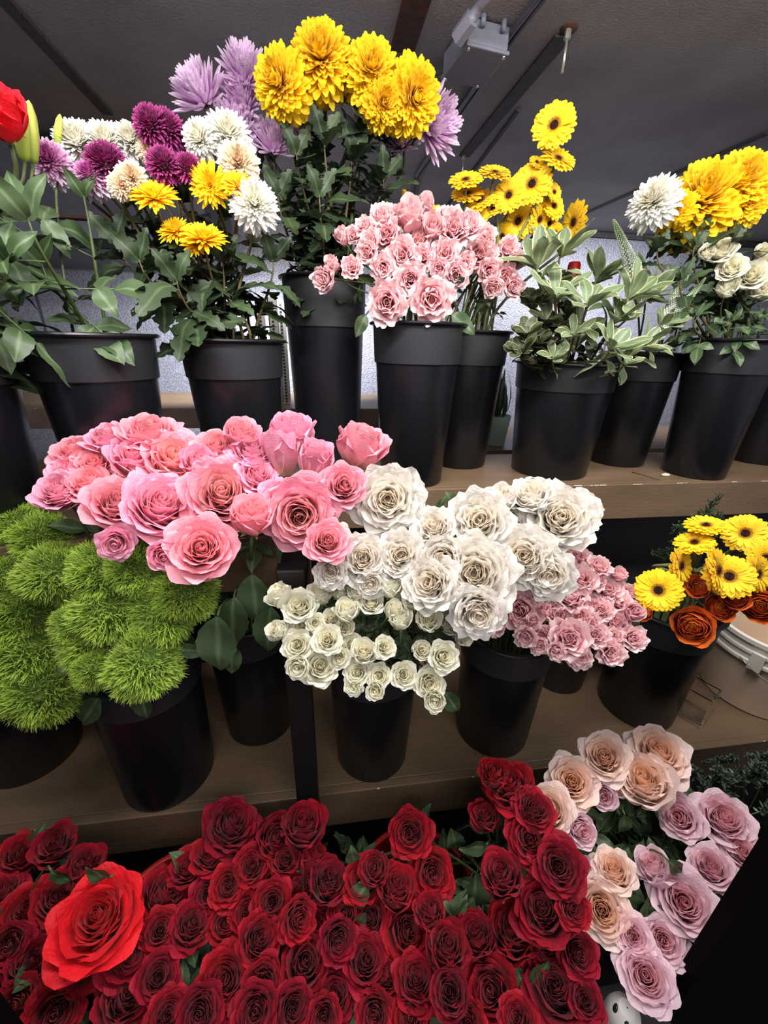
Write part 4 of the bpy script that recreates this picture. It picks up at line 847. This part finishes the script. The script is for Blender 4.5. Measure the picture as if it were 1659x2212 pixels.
for k, (px, py, y) in enumerate(((1420, 540, 1.05), (1500, 530, 1.04), (1580, 520, 1.05), (1470, 600, 1.02))):
    leafy(px, py, y, 'G', 60 + k, ['dark lobed leaves under the far right white chrysanthemum', 'dark lobed leaves under the biggest far right yellow bloom', 'dark lobed leaves under the lowest far right yellow bloom', 'green lobed leaves left of the small white roses'][k], 7, (.05, .08), 'mum', L_mum, t=(.0, .6))
for k, (px, py, y) in enumerate(((1500, 680, 1.02), (1580, 690, 1.0), (1650, 680, 1.02))):
    leafy(px, py, y, 'G', 70 + k, ['low dark leaves at left inside the far right bucket', 'low dark leaves under the small white roses', 'low dark leaves at the picture edge in the far right bucket'][k], 6, (.035, .05), 'rose', L_rose, t=(.0, .5))
# small white roses, far right
sw = [(1556,545,60,(0,-.7),'cream'),(1578,582,58,(0,-.5),'cream'),(1621,598,66,(.1,-.5),'cream'),(1652,575,54,(.1,-.5),'cream'),(1568,628,46,(0,-.8),'cream_half'),(1644,630,60,(.2,-.6),'cream_half'),(1525,550,34,(0,-.6),'cream_half'),(1645,545,30,(0,-.6),'cream_half')]
bunch(114, sw, bk('G'), by_y(lambda px, py: 1.03), name='spray_rose', cat='rose', where='over the far right bucket', group='small white roses at the far right', look={'': 'small white rose', 'cream_half': 'half-open white rose'}, stem_r=.0018, fol=('rose', 1, .4, .9, (.03, .04), L_rose))
# variegated foliage sprigs
def sprig(tx, ty, y, b, seed, label, L=.085, n=8, mat=L_pit, lean=(0, 0), lower=6, wr=.38):
    rng = np.random.default_rng(seed); top = PY(tx, ty, y); x, yy, z, h, r0, r1 = BK[b]
    foot = Vector((x + rng.uniform(-.06, .06), yy + rng.uniform(-.05, .05), EYE + z + h - .18)); root = empty('foliage_sprig', foot); tag(root, label, 'foliage', 'variegated foliage sprigs')
    path = bez(top, top - Vector((lean[0] * .05, 0, .07)), foot + Vector((0, 0, .2)), foot, 14) - np.array(foot)
    m2 = MB(); m2.tube([tuple(q) for q in path], .0026, 7); m2.obj('stem', M_stem2, root)
    mb = MB(); ax = unit(path[0] - path[2])
    for k in range(n):
        a_ = k * 2.39996; pr = unit(np.cross(ax, [.3, 1, .1])); p2 = np.cross(ax, pr); out = math.cos(a_) * pr + math.sin(a_) * p2
        d = unit(out * rng.uniform(.6, 1.3) + ax * rng.uniform(.35, 1.0) + np.array([lean[0], -.15, lean[1]]))
        add_leaf(mb, rng, path[0] - ax * .004 * k * .5, d, unit(ax + np.array([0, -.5, .2])), L * rng.uniform(.75, 1.1), L * wr * rng.uniform(.85, 1.1), 'pit', bend=rng.uniform(-.1, .25), fold=rng.uniform(.05, .25))
    for k in range(lower):
        f = rng.uniform(.12, .7) * 13; i = int(f); p = path[i]; out = unit(rng.normal(size=3)); d = unit(out + np.array([0, -.3, .3]))
        add_leaf(mb, rng, p, d, np.array([0, -.5, 1.]), L * rng.uniform(.5, .9), L * wr * .85, 'pit', bend=.15)
    mb.obj('leaves', mat, root)
sp = [(1268,655,.98,.095,(0,0),'variegated sprig with upright oval leaves at the centre of the wide bucket'),(1200,640,1.05,.095,(.1,.1),'variegated sprig of tall leaves under the rightmost upper gerbera'),(1320,750,.95,.09,(.1,0),'variegated sprig low at the front of the wide bucket, fanning upwards'),
 (1360,640,1.02,.095,(.5,.2),'long-leaved variegated sprig leaning right towards the speckled spikes'),(1400,640,1.05,.085,(.6,.1),'variegated sprig with yellowish leaves, farthest right in its bunch'),(1390,745,.97,.08,(.7,-.2),'pale sprig spilling over the right rim of the wide bucket'),
 (1158,572,1.08,.095,(-.1,.3),'round-leaved variegated sprig right behind the upper pink sprays'),(1212,545,1.1,.095,(.2,.2),'variegated sprig curling below the upper gerberas'),(1330,690,1.0,.08,(.3,.1),'variegated sprig right of centre in the wide bucket'),(1240,720,.98,.06,(-.1,0),'small-leaved variegated sprig at the front left of the wide bucket'),
 (1430,700,1.02,.06,(.5,.0),'small variegated sprig beside the far right bucket rim'),(1290,600,1.1,.09,(.2,.2),'broad-leaved sprig at the back centre of the wide bucket'),(1350,780,.93,.05,(.1,-.1),'short sprig lying on the front rim of the wide bucket'),(1195,770,.98,.05,(0,0),'short round-leaved sprig on the front left rim')]
for k, (px, py, y, L, ln, lab) in enumerate(sp): sprig(px, py, y, 'Ff' if k != 10 else 'F2', 200 + k, lab, L, 8, L_pit, ln)
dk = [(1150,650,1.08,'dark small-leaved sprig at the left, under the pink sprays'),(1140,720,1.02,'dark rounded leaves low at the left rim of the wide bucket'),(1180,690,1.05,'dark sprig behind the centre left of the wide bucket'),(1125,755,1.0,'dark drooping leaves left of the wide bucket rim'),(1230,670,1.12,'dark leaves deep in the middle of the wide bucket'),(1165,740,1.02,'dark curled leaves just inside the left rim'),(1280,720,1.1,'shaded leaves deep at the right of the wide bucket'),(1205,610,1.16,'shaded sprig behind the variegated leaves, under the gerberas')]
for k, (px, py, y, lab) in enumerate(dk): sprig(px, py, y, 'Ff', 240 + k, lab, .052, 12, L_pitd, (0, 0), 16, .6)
# veronica spikes
VER = None
def spike(tip, base, y, seed, label, w=.012):
    global VER
    rng = np.random.default_rng(seed); a_, b_ = PY(*tip, y), PY(*base, y); root = empty('veronica', b_); tag(root, label, 'veronica', 'speckled veronica spikes')
    d = a_ - b_; L = d.length; M = d.to_track_quat('Z', 'Y').to_matrix().to_4x4(); mb = MB()
    for k in range(420):
        t = (k + .5) / 420; ph = k * 2.39996; r = w * (1 - t) ** .55 * (1 if t > .06 else .6); c = M @ Vector((r * math.cos(ph), r * math.sin(ph), t * L)); rr = .0036 * (1 - .6 * t)
        o = M @ Vector((math.cos(ph), math.sin(ph), .5)); o = np.array(o); o = unit(o); s_ = unit(np.cross(o, [.1, .2, 1])); q = np.cross(o, s_); cc = np.array(c)
        V_ = [cc + o * rr * 1.6] + [cc + (s_ * math.cos(x) + q * math.sin(x)) * rr for x in (0, 1.57, 3.14, 4.71)] + [cc - o * rr]
        mb.add(V_, [(0, 1, 2), (0, 2, 3), (0, 3, 4), (0, 4, 1), (5, 2, 1), (5, 3, 2), (5, 4, 3), (5, 1, 4)], (t, .5, rng.uniform()))
    o = mb.obj('flower_spike', P_ver, root, smooth=False)
    x, yy, z, h, r0, r1 = BK['F2']; m2 = MB(); rim = Vector((x + rng.uniform(-.05, .05), yy, EYE + z + h - .15)) - b_
    pa = bez(M @ Vector((0, 0, L * .95)), (0, 0, 0), rim * .5 + Vector((0, 0, .05)), rim, 14); m2.tube([tuple(p) for p in pa], .0025, 6); m2.obj('stem', M_stem, root)
spike((1325,474),(1388,625),1.08,1,'tallest speckled veronica spike, left of the white chrysanthemum', .016); spike((1380,545),(1412,650),1.1,2,'shadowed veronica spike just right of the tallest one', .014)
spike((1497,562),(1432,700),1.04,3,'veronica spike leaning right beside the small white roses'); spike((1524,600),(1415,735),1.02,4,'lowest veronica spike, strongly tilted right'); spike((1465,610),(1450,690),1.06,5,'short veronica spike between the two tilted ones')
# green dianthus tufts
gb = [(44,1127,100,(-.1,-.6)),(98,1158,122,(.1,-.6)),(122,1234,140,(-.1,-.5)),(232,1226,140,(0,-.6)),(300,1222,120,(.1,-.7)),(245,1310,150,(-.1,-.35)),(360,1312,142,(.1,-.35)),(408,1272,122,(.3,-.5)),(316,1430,146,(.05,.1),'round green tuft hanging lowest at the right of the green bunch'),
 (62,1322,165,(-.1,-.3)),(78,1405,170,(0,-.1)),(12,1410,130,(-.2,0)),(90,1500,150,(0,.3),'olive green tuft hanging lowest at the left of the green bunch'),(205,1386,124,(0,.0)),(-2,1240,90,(-.4,-.3)),(2,1195,70,(-.3,-.4)),(205,1452,84,(0,.5)),(20,1290,90,(-.3,-.3)),(165,1345,90,(0,-.2)),(345,1245,90,(.1,-.5))]
gb = [g[:4] + ('ball',) + g[4:] for g in gb]
bunch(115, gb, lambda i, px, py: bk('gr') if px > 140 else bk('gr2'), by_depth(lambda px, py: .68 - .0001 * (py - 1300) + (.05 if px < 110 else 0)), name='green_dianthus', cat='dianthus', where='in the green bunch', group='green dianthus tufts', look={'': 'fluffy lime green tuft'}, stem_r=.003, back='ball', nd=.42, fol=('thin', 3, .1, .5, (.06, .09), L_rose))
# peach and mauve roses
pe = [(1305,1638,98,(-.05,-.35),'peach'),(1422,1631,118,(.25,-.35),'peach'),(1393,1696,112,(.05,-.4),'peach_half','peach rose with a deep orange rolled centre, below the top right one'),(1236,1690,102,(0,-.2),'peach'),(1186,1752,102,(-.2,-.12),'peach','peach rose at the left edge of its bunch, touching the dark red ones'),(1302,1716,54,(0,.1),'mauve_half'),
 (1247,1787,64,(.3,.2),'mauve_half'),(1562,1774,116,(.3,-.38),'mauve'),(1471,1768,88,(-.1,-.2),'mauve'),(1300,1966,128,(0,0),'peach','large cream peach rose facing forward beside a green leaf'),(1326,1884,92,(.1,-.5),'peach'),(1477,1950,134,(.05,-.1),'mauve','large mauve pink rose with spiral centre beside the black door edge'),
 (1536,1877,98,(.2,-.3),'mauve'),(1420,1888,82,(-.1,-.65),'mauve_half'),(1367,2021,84,(0,0),'mauve'),(1394,2108,124,(.1,-.08),'mauve','large mauve rose lowest of its bunch, above the ghost decoration'),(1432,2030,96,(.1,.1),'mauve'),(1270,1890,56,(-.1,-.3),'mauve_half'),(1340,1690,60,(0,0),'peach_half'),(1600,1840,90,(.3,-.1),'mauve')]
low_d = lambda px, py: .84 - .00044 * (py - 1680)
bunch(116, pe, bk('P1'), by_depth(low_d), where='of the lower right bunch', group='peach and mauve roses at the lower right', look={'': 'peach rose', 'mauve': 'mauve pink rose', 'mauve_half': 'half-open mauve rose', 'peach_half': 'half-open peach rose'}, fol=('rose', 3, .1, .7, (.05, .07), L_rose), fj=.08, **RO)
# red roses
red = [(215,1986,190,(-.1,-.22),'bright','very large bright scarlet rose at lower left, much lighter than the rest'),(121,1832,85,(0,-.6),'red_half'),(45,1850,98,(-.1,-.4),'red'),(127,1940,122,(-.1,-.3),'red'),(55,1973,112,(-.1,-.2),'red'),(66,2085,118,(0,-.2),'red'),(6,1935,90,(-.2,-.2),'red'),(280,2049,134,(.1,.1),'red'),(350,1940,114,(.2,-.3),'red'),
 (268,2156,136,(0,-.1),'red'),(121,2185,134,(0,-.1),'red'),(40,2165,110,(-.1,0),'red'),(405,1877,84,(-.1,-.5),'red'),(496,1789,118,(.05,-.35),'red','highest dark red rose left of the shelf post, against the shelf edge'),(653,1796,92,(.1,-.65),'red_half','half-open red rose right below the black shelf post'),(542,1874,80,(-.05,-.15),'red'),(615,1860,64,(0,-.4),'red_half'),
 (665,1864,66,(.2,-.6),'red_half'),(587,1950,90,(0,-.2),'red'),(494,1912,80,(-.1,0),'red'),(648,1925,82,(0,-.2),'red'),(709,1912,86,(.05,-.4),'red_half'),(785,1905,86,(0,-.25),'red'),(413,2001,100,(-.1,-.15),'red'),(486,1993,78,(0,-.1),'red'),(557,2031,98,(.1,-.1),'red'),(534,1972,80,(0,-.2),'red'),(681,2009,70,(0,-.1),'red'),(729,2028,84,(.1,.1),'red'),
 (658,2084,108,(0,-.25),'red_half'),(486,2120,126,(-.1,-.15),'red'),(567,2122,92,(.1,0),'red'),(790,2078,106,(0,-.2),'red'),(724,2152,98,(0,-.1),'red'),(433,2186,116,(-.1,0),'red'),(552,2184,108,(0,0),'red'),(812,2188,98,(0,0),'red'),(632,2180,98,(0,0),'red'),(643,1983,84,(.1,.1),'red'),
 (886,1797,90,(-.05,-.12),'red','red rose standing apart in front of the second red rim, spiral centre'),(933,1883,90,(.05,-.1),'red','red rose with heart-shaped petals left of the dark green leaves'),(854,1930,86,(0,-.3),'red_half'),(812,1882,66,(-.1,-.3),'red_half'),(1105,1702,104,(.1,-.4),'red','highest dark red rose on the right, beside the peach roses'),(1068,1682,60,(-.2,-.6),'red_half'),
 (1146,1816,106,(.1,-.3),'red'),(1207,1874,114,(.2,-.25),'red'),(1086,1903,92,(0,-.35),'red_half'),(1172,1968,124,(.1,-.2),'red'),(1109,2024,114,(0,-.3),'red_half'),(1180,2040,100,(.1,0),'red'),(879,2010,116,(-.05,-.2),'red'),(964,2058,98,(0,-.3),'red_half'),(1032,2035,86,(0,-.6),'red_half'),(899,2124,108,(0,-.05),'red'),(835,2110,80,(0,0),'red'),
 (972,2146,90,(0,.1),'red_half'),(1063,2140,132,(-.05,-.1),'red'),(1200,2136,162,(0,-.1),'red','biggest dark red rose at the lower right, beside the mauve roses'),(1150,1752,86,(.3,-.1),'red'),(885,2200,96,(0,0),'red'),(1010,2205,90,(0,0),'red'),(1246,2060,92,(.2,0),'red'),(1262,2160,84,(.3,.1),'red'),(1049,1772,62,(0,-.3),'red_half'),(745,1975,76,(0,-.2),'red'),
 (340,2110,96,(.1,0),'red'),(360,2195,100,(0,0),'red'),(180,2095,90,(0,0),'red'),(180,1880,80,(.1,-.4),'red_half'),(450,1935,80,(0,-.2),'red'),(700,2195,80,(0,0),'red'),(1120,2205,90,(0,0),'red'),(1235,1960,76,(.3,0),'red'),(455,1850,84,(-.1,-.3),'red'),(590,1815,84,(.1,-.3),'red_half'),(20,2040,90,(-.1,0),'red'),(345,2010,86,(0,0),'red'),(800,1985,84,(0,-.1),'red'),(930,1980,70,(0,-.4),'red_half')]
def redb(i, px, py):
    return bk('R0') if px < 200 else bk('R1') if px < 480 else bk('R2') if px < 850 else bk('R3')
bunch(117, red, redb, by_depth(lambda px, py: low_d(px, py) - (.06 if px == 215 else .05 if px > 1060 and py < 1990 else 0), .02), where='on the bottom level', group='dark red roses on the bottom level', look={'': 'dark red rose', 'red_half': 'half-open red rose'}, fol=('rose', 2, .1, .5, (.045, .065), L_rose), fj=.26, **RO)
# individual large leaves seen in the photograph, each on its own short twig
def single_leaf(px, py, d, dirx, dirz, L, label, bkt, mat=L_rose, W=.6, ny=-1., kind='rose', group='large rose leaves'):
    rng = np.random.default_rng(int(px * 7 + py)); p = PD(px, py, d); x, yy, z, h, r0, r1 = BK[bkt]
    foot = Vector((x, yy, EYE + z + h - .1)); root = empty('leafy_twig', foot); tag(root, label, 'leaf', group)
    path = bez(p, p + Vector((-dirx * .03, .03, -dirz * .03)), foot + Vector((0, 0, .15)), foot, 10) - np.array(foot)
    m2 = MB(); m2.tube([tuple(q) for q in path], .0018, 6); m2.obj('stem', M_stem, root)
    mb = MB(); add_leaf(mb, rng, path[0], (dirx, -.15, dirz), (0, ny, .35), L, L * W, kind, bend=.15, fold=.3); mb.obj('leaf', mat, root)
SL = [(505,1290,.72,-.15,-1,.11,'H','dark leaf hanging under the pink roses beside the green tufts'),(470,1330,.68,-.1,-1,.12,'H','largest grey-green leaf, pointing down at the right of the green tufts'),(585,1310,.72,-.15,-1,.10,'H','dark leaf pointing down left of the cream spray roses'),(545,1240,.73,.0,-1,.11,'H','dark leaf directly under the small upright pink rose'),(500,1390,.72,-.1,-1,.07,'H','small leaf tip below the largest hanging leaf'),(385,1400,.70,.9,-.2,.05,'gr','small pale leaf right of the lowest green tuft'),
 (300,1490,.74,.02,-1,.07,'gr','narrow leaf hanging below the lowest right green tuft'),(215,1505,.76,-.6,-.8,.08,'gr','olive leaf slanting down below the green bunch'),(30,1530,.80,.5,-.7,.05,'gr2','dark leaf below the lowest left green tuft'),
 (990,1105,.74,-.4,.6,.05,'K','green leaf between the first two rows of white roses'),(1120,1075,.74,.5,.9,.045,'K','thin leaf sticking up behind the uppermost white roses'),(1085,1120,.73,.2,.6,.05,'K','leaf between white roses, under the thin upright one'),(905,1135,.72,-.1,-.6,.05,'K','dark leaf right of the large separate white rose'),
 (960,1495,.68,.5,-.8,.055,'J','dark leaf tip under the lowest cream rose'),(925,690,.95,-.05,-1,.05,'E','small leaf pointing down over the upper pink spray bucket'),(975,680,.95,.8,-.5,.075,'E','large leaf lying over the right rim of the upper pink spray bucket'),(790,680,.95,-.45,-.9,.055,'E','narrow leaf hanging at the left rim of the upper pink spray bucket'),
 (1340,1935,.72,.6,-.6,.085,'P1','broad grey-green leaf between the peach and mauve roses'),(1350,1760,.80,.1,-1,.06,'P1','dark leaf in the gap between peach and mauve roses'),(960,2005,.74,.45,.9,.10,'R3','long dark leaf in the gap between red roses, slanting right'),(1010,1960,.76,.05,1,.11,'R3','upright dark leaf in the gap between red roses'),(1050,1825,.78,-1,.05,.055,'R3','oval grey-green leaf lying sideways below the highest right red rose'),(950,2010,.74,-.8,.4,.05,'R3','pale small leaf at the foot of the long dark leaf'),(985,1830,.82,-.2,.9,.07,'R3','dim leaf behind the red rose gap'),(1445,1860,.72,.5,-.5,.05,'P1','small dark leaf between two mauve roses'),(1040,1940,.8,.1,.9,.08,'R3','dim wide leaf right of the upright dark leaf'),
 (110,1880,.70,.5,-.6,.045,'R0','pale green leaf among the dark red roses at left'),(235,1895,.68,-.3,.6,.05,'R1','green leaf standing above the bright scarlet rose'),(765,1860,.74,-.1,.9,.05,'R2','green leaf between red roses below the right shelf part'),(770,1990,.70,.2,.5,.04,'R2','pale sepal-like leaf between red roses in the middle')]
for a_ in SL: single_leaf(a_[0], a_[1], a_[2], a_[3], a_[4], a_[5], a_[7], a_[6])
# feathery greens
def fern(px, py, y, dirx, dirz, L, label, b, seed, mat=L_fern, dens=46, wl=.35, curl=0.):
    rng = np.random.default_rng(seed); p = PY(px, py, y); x, yy, z, h, r0, r1 = BK[b]; foot = Vector((x, yy, EYE + z + h - .1)); root = empty('fern_frond', foot); tag(root, label, 'fern', 'feathery fern fronds')
    d = np.array(unit(np.array([dirx, -.1, dirz]))); base = np.array(p) - np.array(foot); mb = MB(); pts = [base + d * L * t + np.array([curl * math.sin(t * 5) * L * .2, 0, -.12 * L * t * t]) for t in np.linspace(0, 1, 12)]
    full = list(bez(pts[0], pts[0] - d * .06, (0, 0, .12), (0, 0, 0), 8)[::-1]) + pts[1:]
    mb.tube([tuple(q) for q in full], .0012, 5); mb.obj('stem', M_stem, root)
    mb = MB(); s_ = unit(np.cross(d, [0, 1, .2]))
    for k in range(dens):
        t = .08 + .92 * k / dens; i = min(int(t * 11), 10); q = pts[i] + (pts[i + 1] - pts[i]) * (t * 11 - i); sg = 1 if k % 2 else -1
        e = unit(d * .7 + s_ * sg * rng.uniform(.5, 1) + rng.normal(size=3) * .25); ll = L * wl * (1 - .7 * t) * rng.uniform(.7, 1.1)
        mb.tube([tuple(q), tuple(q + e * ll)], .0005, 4, cap=False, col=(.5, .5, .5))
        for m in range(9):
            f = (m + 1) / 10; qq = q + e * ll * f; e2 = unit(e * .6 + rng.normal(size=3) * .7); add_leaf(mb, rng, qq, e2, (0, -1, .3), ll * (.25 if mat is L_fern else .42), (.0022 if mat is L_fern else .0050), 'thin', bend=.1)
    mb.obj('leaves', mat, root)
for k, a_ in enumerate(((1470,1195,.70,-.35,.7,.10,'fern frond rising left behind the lower right gerberas','L'),(1500,1140,.76,.25,.9,.10,'fern frond rising in front of the upper shelf edge above the gerberas','L'),(1455,1200,.72,-.9,.35,.07,'fern frond spreading left behind the gerberas','L'),(1530,1170,.75,-.1,.9,.09,'middle fern frond behind the lower right gerberas','L'))):
    fern(a_[0], a_[1], a_[2], a_[3], a_[4], a_[5], a_[6], a_[7], 300 + k)
BK['W'] = (1.02, .52, -1.5, .42, .09, .12)
for k, (px, py, dx, dz, L, y) in enumerate(((1500,1720,.2,.8,.14,.50),(1560,1700,.5,.7,.13,.50),(1600,1680,.3,.9,.12,.53),(1640,1720,-.2,1,.13,.5),(1480,1690,-.3,.8,.10,.53),(1620,1760,.5,.6,.12,.46),(1540,1740,-.3,.9,.11,.5),(1655,1650,-.6,.6,.10,.55),(1580,1640,-.8,.3,.08,.56))):
    lab = ['grey-green drooping frond just right of the top peach roses','grey-green frond curving right under the shelf edge','thick grey-green frond in the corner under the shelf','grey-green frond at the right picture edge','thin frond reaching left to the peach roses','lowest grey-green frond beside the black door edge','frond between mauve rose and shelf','highest frond at the right edge, against the shelf front','pale sprig end lying before the shelf edge'][k]
    fern(px, py, y, dx, dz, L, lab, 'W', 320 + k, L_grey, 40, .32, 1.)
bucket('W', 'dark bucket under the grey-green fronds at the right edge')
for k, (px, py) in enumerate(((1640, 1335), (1620, 1340), (1655, 1345))):
    fern(px, py, .80, (-.3, .3, .1)[k], .6, .05, ['fern tip in the pail, middle', 'fern tip in the pail, left', 'fern tip in the pail, at the picture edge'][k], 'pail', 340 + k) if 'pail' in BK else None
